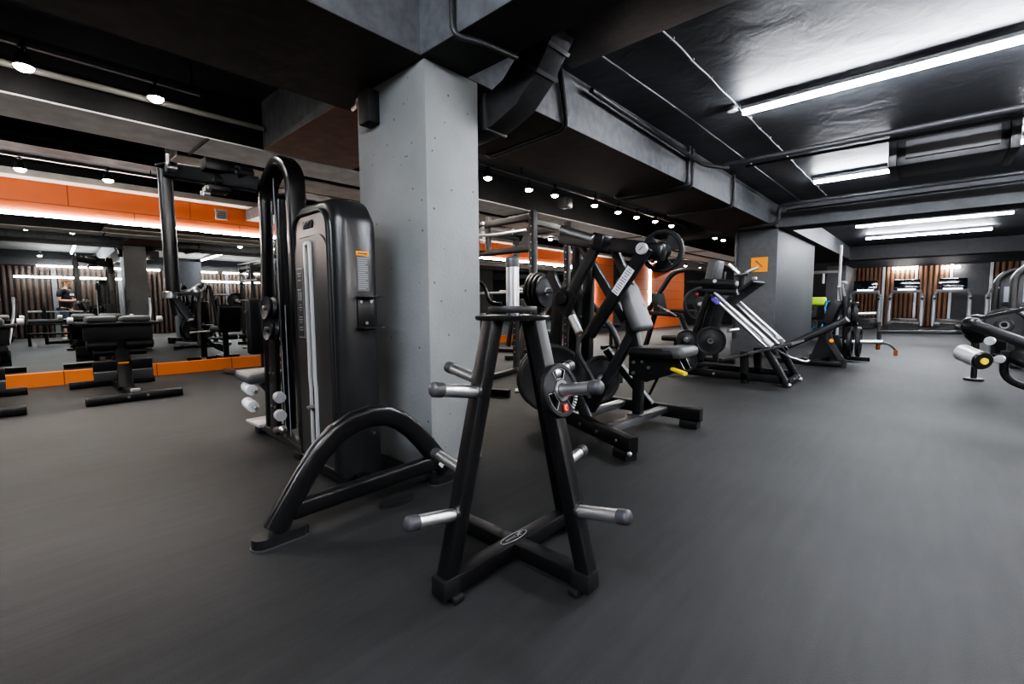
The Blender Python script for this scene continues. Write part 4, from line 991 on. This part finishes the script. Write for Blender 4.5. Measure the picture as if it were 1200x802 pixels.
# ------------------------------------------------------------------ G: lever machine beyond the second pillar
def lever_machine():
    O = (-1.1, 9.0, 0); t = thing('squat_lever_machine', 'low black lever machine with a long padded arm right of the second pillar', 'gym machine', O); mk = lambda: MB(O)
    for a, b in (((-1.95, 8.55, .05), (-.92, 8.5, .05)), ((-1.55, 9.6, .05), (-.7, 9.6, .05)), ((-1.3, 8.5, .05), (-1.2, 9.6, .05))): mk().bar(a, b, .07, .07).done('floor_rail', 'black', t)
    mk().oval([(-1.85, 8.7, .20), (-.97, 8.9, .72)], .12, .11).done('lever_arm', 'rubber', t)
    mk().cyl((-1.0, 8.9, .70), (-.95, 8.91, .735), .05, n=18).done('arm_cap', 'silver', t)
    mk().rbar(bend([(-.93, 8.52, .06), (-1.15, 8.7, .40), (-1.2, 8.9, .55)], .1), .08, .07, up=(0, 1, 0)).done('front_post', 'frame', t)
    mk().rbar([(-.93, 8.5, 0), (-.93, 8.5, .13)], .07, .07, up=(1, 0, 0)).done('front_foot', 'frame', t)
    mk().bar((-1.0, 9.3, .08), (-1.05, 9.3, 1.2), .09, .08, up=(1, 0, 0)).done('upright', 'black', t)
    mk().cyl((-1.1, 9.3, 1.02), (-1.1, 9.0, 1.25), .022, n=12).tube(bend([(-1.05, 9.25, 1.1), (-1.08, 9.1, 1.33), (-1.0, 9.0, 1.30)], .05), .018, 8).done('handle', 'silver', t)
    mk().box((-1.2, 9.3, .82), (.16, .4, .42), RY(.3), .04, 3).done('back_pad', 'pad', t)
    mk().prism([(-1.5, 9.2, .02), (-1.35, 9.2, .45), (-1.1, 9.2, .45), (-1.0, 9.2, .02)], (0, .1, 0)).done('side_plate', 'matte', t)
    for z, x1 in ((.80, -.62), (.36, -.52)): mk().cyl((-1.0, 9.1, z), (x1, 9.12, z + .02), .026, n=18).done('loading_horn', 'chrome', t)
    mk().rbar(bend([(-.85, 9.2, .36), (-.45, 9.2, .35), (-.36, 9.2, .25)], .08), .03, .03).done('side_bar', 'frame', t)
    for x, z in ((-.58, .34), (-.36, .26)): mk().cyl((x, 9.2, z), (x, 9.2, z - .09), .025, n=14).done('copper_knob', 'warm_copper', t)
    mk().cyl((-1.12, 8.66, .40), (-1.11, 8.60, .40), .03, n=14).done('yellow_knob', 'orangel', t)
M['warm_copper'] = mat('copper_paint', (0.5, 0.16, 0.07), 0.3, 0.7)
lever_machine()
for (x, z, R, lb, bd) in ((-.95, .80, .19, 'inner black plate on the upper peg of the low lever machine', None), (-.87, .81, .19, 'outer black plate on the upper peg of the low lever machine', None),
                      (-.93, .36, .24, 'inner black plate on the lower peg of the low lever machine', PI), (-.82, .365, .24, 'outer black plate on the lower peg of the low lever machine', None)):
    plate_thing('weight_plate', lb, R, .055, (x, 9.11, z), (1, -.9, 0) if False else (1, 0, 0), 'grip', None, 'rubber', bd, spin=.3)
# punch pads stored beyond
t = thing('storage_stand', 'dark storage stand of boxing pads behind the second pillar', 'storage stand', (-1.9, 13.6, 0))
mb = MB()
for x in (-.65, .55): mb.bar((x, .2, 0), (x, .2, .95), .05, .05, up=(1, 0, 0))
mb.done('upright', 'black', t)
MB().b2((-.68, .0, .12), (.58, .4, .16)).done('shelf', 'black', t); MB().b2((-.68, .0, .50), (.58, .4, .54)).done('shelf', 'black', t)
M_ = lambda lb, x, z, m, nm, s, g=None: None
o = solo('roll_pad', MB((-2.15, 13.7, 1.02)).box((-2.15, 13.7, 1.02), (.46, .26, .2), None, .05, 3), 'lime', 'bright lime green pad lying on the storage stand by the second pillar', 'pad', (-2.15, 13.7, 1.02))
for i, (x, z) in enumerate(((-2.26, .76), (-1.75, .86), (-2.22, .36), (-1.80, .38))):
    t2 = thing('punch_pad', ('black punch pad with blue edging, upper left on the storage stand', 'black punch pad with blue edging and white stripe, upper right on the storage stand', 'black punch pad with blue emblem, lower left on the storage stand', 'black punch pad with blue edging, lower right on the storage stand')[i], 'punch pad', (x, 13.62, z - .18))
    MB().box((0, 0, .18), (.36, .14, .36), RX(-.1), .05, 3).done('body', 'pad', t2)
    MB().tube([(-.14, -.085, .05), (-.165, -.085, .18), (-.13, -.085, .32), (0, -.085, .345)], .022, 8).done('edging', 'blue', t2)
    if i in (1,): MB().box((.02, -.085, .16), (.26, .02, .03), RX(0)).done('stripe', 'white', t2)
    else: MB().tube([(-.02, -.09, .05), (.06, -.09, .09), (.10, -.09, .20), (.04, -.09, .13), (-.03, -.09, .12)], .014, 8).done('emblem', 'blue', t2)
# cable station far behind with two pale handles, and slim white pipe
t = thing('cable_station', 'distant cable station frame with two pale hanging handles', 'gym machine', (-3.3, 19.6, 0))
mb = MB()
for x in (-.9, .9): mb.bar((x, 0, 0), (x, 0, 2.1), .1, .1, up=(1, 0, 0))
mb.done('upright', 'frame', t); MB().bar((-.9, 0, 2.05), (.9, 0, 2.05), .1, .1).done('top_beam', 'lgrey', t)
for x in (-.45, .45): MB().cyl((x, -.05, 2.0), (x, -.05, 1.65), .035, n=10).done('handle', 'white', t)
MB().bar((0, 0, .7), (0, 0, 2.0), .02, .02, up=(1, 0, 0)).done('cable', 'matte', t)
MB().bar((-.9, 0, .05), (.9, 0, .05), .1, .1).done('base', 'frame', t)
pipe('wall_pipe', [(-1.62, 13.3, 0.2), (-1.62, 13.3, 2.33)], 0.03, 'slim pale pipe standing behind the boxing pads', m='silver')

# ------------------------------------------------------------------ H: treadmills
M['console_glow'] = emis('console_glow', (.9, .95, 1), 5)
M['tm'] = mat('treadmill_grey', (.2, .2, .21), .35, .4)
def treadmill():
    t = thing('treadmill', 'x', 'treadmill', (0, 0, 0))
    MB().prism([(-.42, 0, .02), (-.42, 0, .22), (-.42, 1.9, .30), (-.42, 2.0, .02)], (.84, 0, 0)).done('deck', 'frame', t)
    MB().b2((-.28, -.03, .20), (.28, 1.6, .26), .01).done('belt', 'rubber', t)
    MB().b2((-.44, -.05, .16), (-.28, 1.7, .27), .02).b2((.28, -.05, .16), (.44, 1.7, .27), .02).done('side_step', 'cap', t)
    MB().b2((-.40, 1.5, .05), (.40, 2.05, .36), .06).done('motor_cover', 'frame', t)
    for s in (-1, 1):
        MB().oval([(.46 * s, 1.35, .1), (.46 * s, 1.45, 1.22)], .10, .13, up=(1, 0, 0)).done('upright', 'tm', t)
        MB().oval(bend([(.46 * s, 1.55, 1.12), (.46 * s, .95, 1.10)], .1), .07, .09).done('handrail', 'rubber', t)
        MB().oval([(.48 * s, 1.42, 1.20), (.38 * s, 1.40, 1.38)], .08, .10, up=(0, 1, 0)).done('shoulder', 'tm', t)
    MB().box((0, 1.42, 1.38), (.86, .16, .10), RX(.3), .03).done('console', 'tm', t)
    MB().box((0, 1.48, 1.62), (.74, .06, .40), RX(-.12), .02).done('monitor', 'screen', t)
    MB().box((0, 1.435, 1.44), (.50, .03, .06), RX(-.12)).done('console_lights', 'console_glow', t)
    return t
TL = ('treadmill standing alone right of the boxing pads, far left of the row', 'treadmill in the middle of the row before the brown slats', 'treadmill before the plain grey wall panel', 'treadmill at the right end of the row, half hidden by poster frames')
for i, x in enumerate((-1.93, -.70, .55, 1.9)):
    if i == 0: tm0 = treadmill(); tm0.location = (x, 21.3, 0); tm0['label'] = TL[0]; tm0['group'] = 'treadmills in a row at the far wall'
    else: dup(tm0, (x, 21.3, 0), None, TL[i], 'treadmills in a row at the far wall')
# a low bar before the treadmills
t = thing('low_pull_machine', 'low rowing bench lying across the floor before the treadmills', 'gym machine', (-.2, 14.5, 0))
MB().bar((-.75, 0, .26), (1.0, 0, .30), .14, .08).done('rail', 'frame', t)
MB().bar((-.70, 0, 0), (-.72, 0, .50), .08, .08, up=(1, 0, 0)).bar((-.8, 0, .03), (-.6, 0, .03), .3, .06).bar((.95, 0, 0), (.95, 0, .28), .08, .08, up=(1, 0, 0)).done('foot_post', 'frame', t)
MB().box((.9, 0, .42), (.55, .3, .09), None, .03, 3).done('seat', 'pad', t)

# ------------------------------------------------------------------ R: machines at the right edge
for i, (x, y) in enumerate(((.97, 12.2), (1.02, 10.3))):
    t = thing('poster_machine', ('tall grey machine shell with pale panels at the right, rear of two', 'tall grey machine shell with pale panels at the right edge, front of two')[i], 'gym machine', (x, y, 0))
    MB().rbar(bend([(-.08, 0, 0), (-.11, 0, 1.40), (.06, 0, 1.56), (.75, 0, 1.62)], .12), .06, .30, up=(0, 1, 0)).done('side_frame', 'frame', t)
    MB().b2((-.06, .0, .06), (.75, .06, 1.50), .01).done('shell', 'frame', t)
    MB().b2((.0, -.02, .98), (.62, .0, 1.26), .004).done('pale_panel', 'poster', t); MB().b2((-.02, -.02, .62), (.62, .0, .90), .004).done('pale_panel', 'poster', t)
    MB().oval([(-.02, -.10, .93), (.55, -.30, 1.0)], .08, .06).done('arm', 'cap', t)
    MB().b2((-.1, -.3, 0), (.8, .3, .06), .01).done('base', 'black', t)
def rack_right():
    O = (.6, 6.4, 0); t = thing('barbell_storage_rack', 'black angled frame with chrome bolts holding rollers at the right edge', 'gym rack', O); mk = lambda: MB(O)
    mk().bar((.31, 6.2, .78), (.95, 6.05, .47), .10, .09).done('upper_beam', 'black', t)
    mk().bar((.36, 6.25, .84), (.90, 6.0, 1.02), .03, .05, up=(0, 1, 0)).done('brace', 'frame', t)
    for (x, z) in ((.42, .64), (.49, .48)): mk().cyl((x, 6.02, z), (x - .01, 5.96, z), .038, n=20).done('bolt_cover', 'chrome', t)
    mk().oval(bend([(.52, 6.05, .55), (.52, 6.05, .30), (.70, 6.05, .22), (1.0, 6.0, .22)], .15, 8), .06, .07, up=(0, 1, 0)).done('curved_tube', 'satin', t)
    mk().bar((.9, 6.1, .0), (.9, 6.1, 1.05), .08, .08, up=(1, 0, 0)).done('post', 'black', t)
    mk().bar((.84, 6.5, .03), (.96, 5.7, .03), .08, .06).done('floor_rail', 'black', t)
    r = mk().cyl((.245, 6.15, .515), (.365, 5.94, .465), .078, n=32).done('roller', 'silver', t)
    mk().cyl((.365, 5.94, .465), (.38, 5.915, .46), .082, n=32).done('roller_end', 'satin', r)
    mk().cyl((.38, 5.915, .46), (.39, 5.897, .457), .03, n=20).done('yellow_centre', 'yellow', r)
    mk().cyl((.60, 6.1, .50), (.72, 5.8, .44), .075, n=28).done('roller', 'satin', t)
    mk().cyl((.72, 5.8, .44), (.725, 5.79, .437), .04, n=20).done('roller_centre', 'chrome', t)
rack_right()
plate_thing('weight_plate', 'wide dark grey plate standing behind the angled frame at the right edge', .17, .06, (.56, 6.75, .76), (-.1, -1, 0), 'solid', None, 'frame')
t = thing('medicine_ball', 'dark glossy ball with pale bands beside the angled frame at the right', 'ball', (.45, 8.2, .68))
MB().ball((0, 0, 0), .155, 28).done('ball', 'satin', t)
mb = MB()
for z in (.03, .09):
    r_ = math.sqrt(.157 ** 2 - z * z); R_ = RX(-.5) @ RY(.3)
    mb.tube([R_ @ V((r_ * math.cos(a), r_ * math.sin(a), z)) for a in [2 * PI * i / 40 for i in range(40)]], .006, 6, closed=True)
mb.done('band', 'silver', t)
t = thing('ball_stand', 'slim stand carrying the glossy ball', 'stand', (.45, 8.2, 0))
MB().cyl((0, 0, .02), (0, 0, .50), .03).done('column', 'black', t); MB().cyl((0, 0, 0), (0, 0, .03), .10, n=28).done('base', 'black', t); MB().lathe([(.05, .48), (.12, .56), (.125, .57), (.11, .57), (.04, .49)], (0, 0, 0)).done('cup', 'black', t)

# ------------------------------------------------------------------ J: benches by the mirror
def ab_bench():
    t = thing('hyperextension_bench', 'x', 'bench', (0, 0, 0))
    # local: x towards the mirror is negative; feet along y
    fa = MB().bar((.85, -.40, .045), (.85, 0, .050), .09, .075).bar((.85, 0, .05), (.85, .40, .045), .09, .075).done('floor_bar', 'black', t)
    for y in (-.07, .09): MB().cyl((.89, y, .05), (.905, y, .05), .013, n=12).done('bolt', 'steel', fa)
    fb = MB().bar((-.55, -.42, .045), (-.55, .40, .045), .09, .075).done('floor_bar', 'black', t)
    MB().bar((-.55, 0, .05), (.85, 0, .05), .08, .07).done('spine', 'black', t)
    MB().box((.80, 0, .105), (.07, .08, .03), None, .004).done('pale_cap', 'lgrey', t)
    MB().rbar([(.25, 0, .06), (.0, 0, .62)], .14, .11, up=(1, 0, 0)).done('post', 'black', t)
    MB().box((.185, 0, .345), (.03, .10, .02), None, .004).done('sticker', 'orangel', t)
    MB().box((.02, 0, .70), (.10, .62, .20), None, .01).done('pad_board', 'matte', t)
    MB().box((-.05, 0, .80), (.42, .74, .035), None, .008).done('top_tray', 'black', t)
    for s in (-1, 1):
        MB().box((.0, .155 * s, .845), (.34, .26, .07), RY(-.05), .025, 3).done('hip_pad', 'padg', t)
        MB().cyl((-.02, .375 * s, .84), (-.02, .43 * s, .84), .036, n=20, dome=.012).done('side_knob', 'silver', t)
        MB().cyl((.12, .04 * s, .56), (.12, .30 * s, .56), .055, n=24).done('ankle_roller', 'pad', t)
        MB().cyl((.06, .04 * s, .47), (.06, .24 * s, .47), .045, n=24).done('ankle_roller', 'pad', t)
        MB().box((.18, .165 * s, .305), (.05, .20, .16), RY(.2), .01).done('foot_plate', 'pad', t)
        MB().box((.21, .165 * s, .215), (.05, .20, .10), RY(.2), .008).done('foot_plate_grip', 'padg', t)
    MB().tube(bend([(-.2, .30, .6), (-.25, .36, .95), (-.28, .36, 1.1)], .1), .014, 8).done('handle', 'steel', t)
    MB().bar((-.5, 0, .06), (-.15, 0, .70), .07, .07, up=(0, 1, 0)).done('rear_brace', 'black', t)
    return t
b0 = ab_bench(); b0.location = (-7.05, .90, 0); b0['label'] = 'black hyperextension bench standing whole in front of the mirror'
dup(b0, (-7.05, -.28, 0), (0, 0, -.03), 'second hyperextension bench, cut off by the left edge of the photo')
def low_bench():
    t = thing('leg_machine', 'low black leg machine with chrome floor tube by the mirror, left of the cable machine', 'gym machine', (-6.9, 2.45, 0))
    MB().bar((-.75, -.30, .045), (.55, -.10, .045), .07, .06).done('floor_tube', 'steel', t)
    MB().bar((.45, -.35, .03), (.50, .5, .03), .07, .06).done('floor_bar', 'black', t)
    MB().bar((.30, -.12, .06), (.30, -.12, .52), .085, .085, up=(1, 0, 0)).done('post', 'black', t)
    MB().cyl((.30, -.32, .52), (.30, .1, .54), .022, n=14).done('cross_tube', 'chrome', t)
    MB().rbar(bend([(.3, -.1, .42), (.4, .1, .22), (.6, .3, .12)], .15), .06, .05).done('lever', 'black', t)
    MB().box((-.1, .15, .58), (.7, .34, .09), None, .03, 3).done('seat', 'pad', t)
    MB().box((-.45, .15, .80), (.14, .34, .42), RY(-.3), .03, 3).done('backrest', 'pad', t)
    MB().bar((-.1, .15, .06), (-.1, .15, .55), .08, .08, up=(1, 0, 0)).bar((-.6, .15, .04), (.5, .15, .04), .07, .07).done('stand', 'black', t)
    for y in (.35, .62):
        MB().cyl((.42, y - .12, .40), (.42, y + .12, .40), .05, n=20).done('roller', 'pad', t)
    MB().cyl((.42, .15, .40), (.42, .80, .40), .018, n=14).done('roller_axle', 'chrome', t)
    MB().cyl((.2, .5, .2), (.2, .85, .2), .024, n=14).done('loading_horn', 'chrome', t)
low_bench()

# ------------------------------------------------------------------ what only the mirror shows
t = thing('flat_bench_station', 'barbell bench station seen only in the mirror, with a long pale barbell', 'bench', (.95, .75, 0))
for y in (-.45, .45): MB().bar((0, y, 0), (0, y, 1.0), .07, .07, up=(1, 0, 0)).done('upright', 'black', t)
MB().bar((0, -.45, .04), (0, .45, .04), .07, .07).bar((0, 0, .04), (.9, 0, .04), .07, .07).done('base', 'black', t)
MB().box((.55, 0, .45), (1.1, .28, .08), None, .03, 3).done('bench_pad', 'pad', t); MB().bar((.8, 0, .04), (.8, 0, .42), .07, .07, up=(1, 0, 0)).done('support', 'black', t)
t = thing('barbell', 'long pale barbell on the bench station seen in the mirror', 'barbell', (.93, .75, .86))
MB().cyl((0, -.75, 0), (0, .85, 0), .014, n=12).cyl((0, .5, 0), (0, .85, 0), .025, n=16).cyl((0, -.5, 0), (0, -.75, 0), .025, n=16).done('bar', 'chrome', t)
plate_thing('weight_plate', 'black plate on the barbell seen in the mirror', .21, .04, (.93, 1.32, .86), (0, 1, 0), 'solid')
t = thing('foam_roll', 'grey foam roll with lime end, seen only in the mirror', 'foam roll', (.28, .45, .62))
MB().cyl((0, -.45, 0), (0, .30, 0), .055, n=24).done('roll', 'padg', t); MB().cyl((0, .29, 0), (0, .34, 0), .058, n=24).done('lime_end', 'lime', t)
t = thing('storage_rack', 'low black rack under the foam roll, seen only in the mirror', 'rack', (.28, .4, 0))
for y in (-.4, .35): MB().bar((0, y, 0), (0, y, .57), .06, .06, up=(1, 0, 0)).done('upright', 'black', t)
MB().bar((0, -.45, .30), (0, .4, .30), .12, .05).bar((0, -.45, .54), (0, .4, .54), .12, .04).done('shelf', 'black', t)

def person():
    O = V((2.5, .76, 0)); f = V((-.55, .83, 0)).normalized(); s = V((f.y, -f.x, 0))   # f facing, s to the person's right
    t = thing('person', 'person in black t-shirt and dark shorts looking at a phone, seen in the mirror', 'person', O)
    def P(a, b, z): return s * a + f * b + V((0, 0, z))
    def skin(name, m, nodes, edges, root=0, sub=2, parent=t):
        me = bpy.data.meshes.new(name); me.from_pydata([n[0] for n in nodes], edges, [])
        o = bpy.data.objects.new(name, me); COL.objects.link(o); o.parent = parent; me.materials.append(M[m])
        sk = o.modifiers.new('skin', 'SKIN'); sk.use_smooth_shade = True
        for i, n in enumerate(nodes):
            me.skin_vertices[0].data[i].radius = (n[1], n[2]) if len(n) > 2 else (n[1], n[1])
            me.skin_vertices[0].data[i].use_root = (i == root)
        sb = o.modifiers.new('sub', 'SUBSURF'); sb.levels = sub; sb.render_levels = sub
        return o
    hipz = .94
    N = [(P(0, 0, hipz), .135, .115), (P(0, .0, 1.12), .115, .10), (P(0, -.01, 1.30), .15, .11), (P(0, -.01, 1.44), .12, .09), (P(0, .01, 1.52), .055), (P(0, .05, 1.58), .055),
         (P(0, .07, 1.66), .085, .10), (P(0, .055, 1.74), .075, .085),
         (P(.19, -.01, 1.43), .058), (P(.26, -.02, 1.17), .044), (P(.14, .22, 1.13), .034), (P(.05, .32, 1.17), .026),
         (P(-.19, -.01, 1.43), .058), (P(-.26, -.01, 1.17), .044), (P(-.14, .22, 1.15), .034), (P(-.05, .32, 1.20), .026),
         (P(.10, 0, .86), .09), (P(.11, .02, .50), .062), (P(.12, -.01, .30), .058), (P(.12, -.02, .09), .038),
         (P(-.10, 0, .86), .09), (P(-.12, .05, .50), .062), (P(-.13, .03, .30), .058), (P(-.14, .02, .09), .038)]
    Ed = [(0, 1), (1, 2), (2, 3), (3, 4), (4, 5), (5, 6), (6, 7), (3, 8), (8, 9), (9, 10), (10, 11), (3, 12), (12, 13), (13, 14), (14, 15), (0, 16), (16, 17), (17, 18), (18, 19), (0, 20), (20, 21), (21, 22), (22, 23)]
    skin('body', 'skin', N, Ed)
    for sg, base in ((1, P(.05, .32, 1.17)), (-1, P(-.05, .32, 1.20))):
        for k in range(4):
            a = base + s * (.015 * (k - 1.5)); skin('finger', 'skin', [(a, .010), (a + f * .04 + V((0, 0, .015)), .009), (a + f * .055 - s * sg * .02 + V((0, 0, .03)), .008)], [(0, 1), (1, 2)], 0, 1)
        skin('thumb', 'skin', [(base - s * sg * .02, .011), (base - s * sg * .03 + f * .03 + V((0, 0, .035)), .009)], [(0, 1)], 0, 1)
    skin('t_shirt', 'tee', [(P(0, 0, .88), .185, .16), (P(0, .0, 1.10), .175, .155), (P(0, -.01, 1.30), .19, .15), (P(0, -.01, 1.44), .14, .105), (P(.20, -.01, 1.43), .072), (P(.25, -.015, 1.25), .068), (P(-.20, -.01, 1.43), .072), (P(-.25, -.01, 1.25), .068)],
         [(0, 1), (1, 2), (2, 3), (3, 4), (4, 5), (3, 6), (6, 7)])
    skin('shorts', 'shorts', [(P(0, 0, .95), .15, .13), (P(.11, 0, .84), .115), (P(.12, .02, .56), .095), (P(-.11, 0, .84), .115), (P(-.13, .045, .56), .095)], [(0, 1), (1, 2), (0, 3), (3, 4)])
    rot = RZ(math.atan2(f.y, f.x) - PI / 2)
    MB().box(P(0, .16, 1.34), (.17, .012, .06), rot, .004).done('chest_print', 'white', t)
    MB().ball(P(0, .035, 1.725), .115, 20, (.88, 1.0, .85), rot).done('hair', 'hair', t)
    for a in (-1, 1):
        MB().ball(P(a * .095, .06, 1.665), .024, 12, (.5, .8, 1.2), rot).done('ear', 'skin', t)
        MB().ball(P(a * .033, .155, 1.67), .011, 10).done('eye', 'matte', t)
        MB().box(P(a * .13, .04 + (.03 if a < 0 else 0), .05), (.10, .27, .09), rot, .035, 3).done('shoe', 'shoe', t)
    MB().ball(P(0, .165, 1.645), .018, 10, (.8, 1.1, 1.3), rot).done('nose', 'skin', t)
    MB().box(P(0, .155, 1.605), (.045, .02, .010), rot, .004).done('mouth', 'soffitw', t)
    MB().box(P(0, .375, 1.215), (.075, .012, .15), rot @ RX(.9), .004).done('phone', 'screen', t)
person()

# ------------------------------------------------------------------ camera
cam_d = bpy.data.cameras.new('camera'); cam = bpy.data.objects.new('camera', cam_d); COL.objects.link(cam)
yaw, pitch, roll = math.radians(42.19), math.radians(4.75), math.radians(-.32)
fw = V((-math.sin(yaw) * math.cos(pitch), math.cos(yaw) * math.cos(pitch), -math.sin(pitch)))
r = V((math.cos(yaw), math.sin(yaw), 0)); u = r.cross(fw)
r2 = r * math.cos(roll) + u * math.sin(roll); u2 = u * math.cos(roll) - r * math.sin(roll)
mtx = Matrix((r2, u2, -fw)).transposed().to_4x4(); mtx.translation = V((0, 0, 1.0)); cam.matrix_world = mtx
cam_d.sensor_width = 36; cam_d.lens = 540 / 1200 * 36; cam_d.clip_start = .05
bpy.context.scene.camera = cam

w = bpy.data.worlds.new('world'); bpy.context.scene.world = w; w.use_nodes = True
w.node_tree.nodes['Background'].inputs[0].default_value = (.5, .55, .6, 1); w.node_tree.nodes['Background'].inputs[1].default_value = .2
vs = bpy.context.scene.view_settings
vs.view_transform = 'AgX'; vs.look = 'AgX - High Contrast'; vs.exposure = 0.15
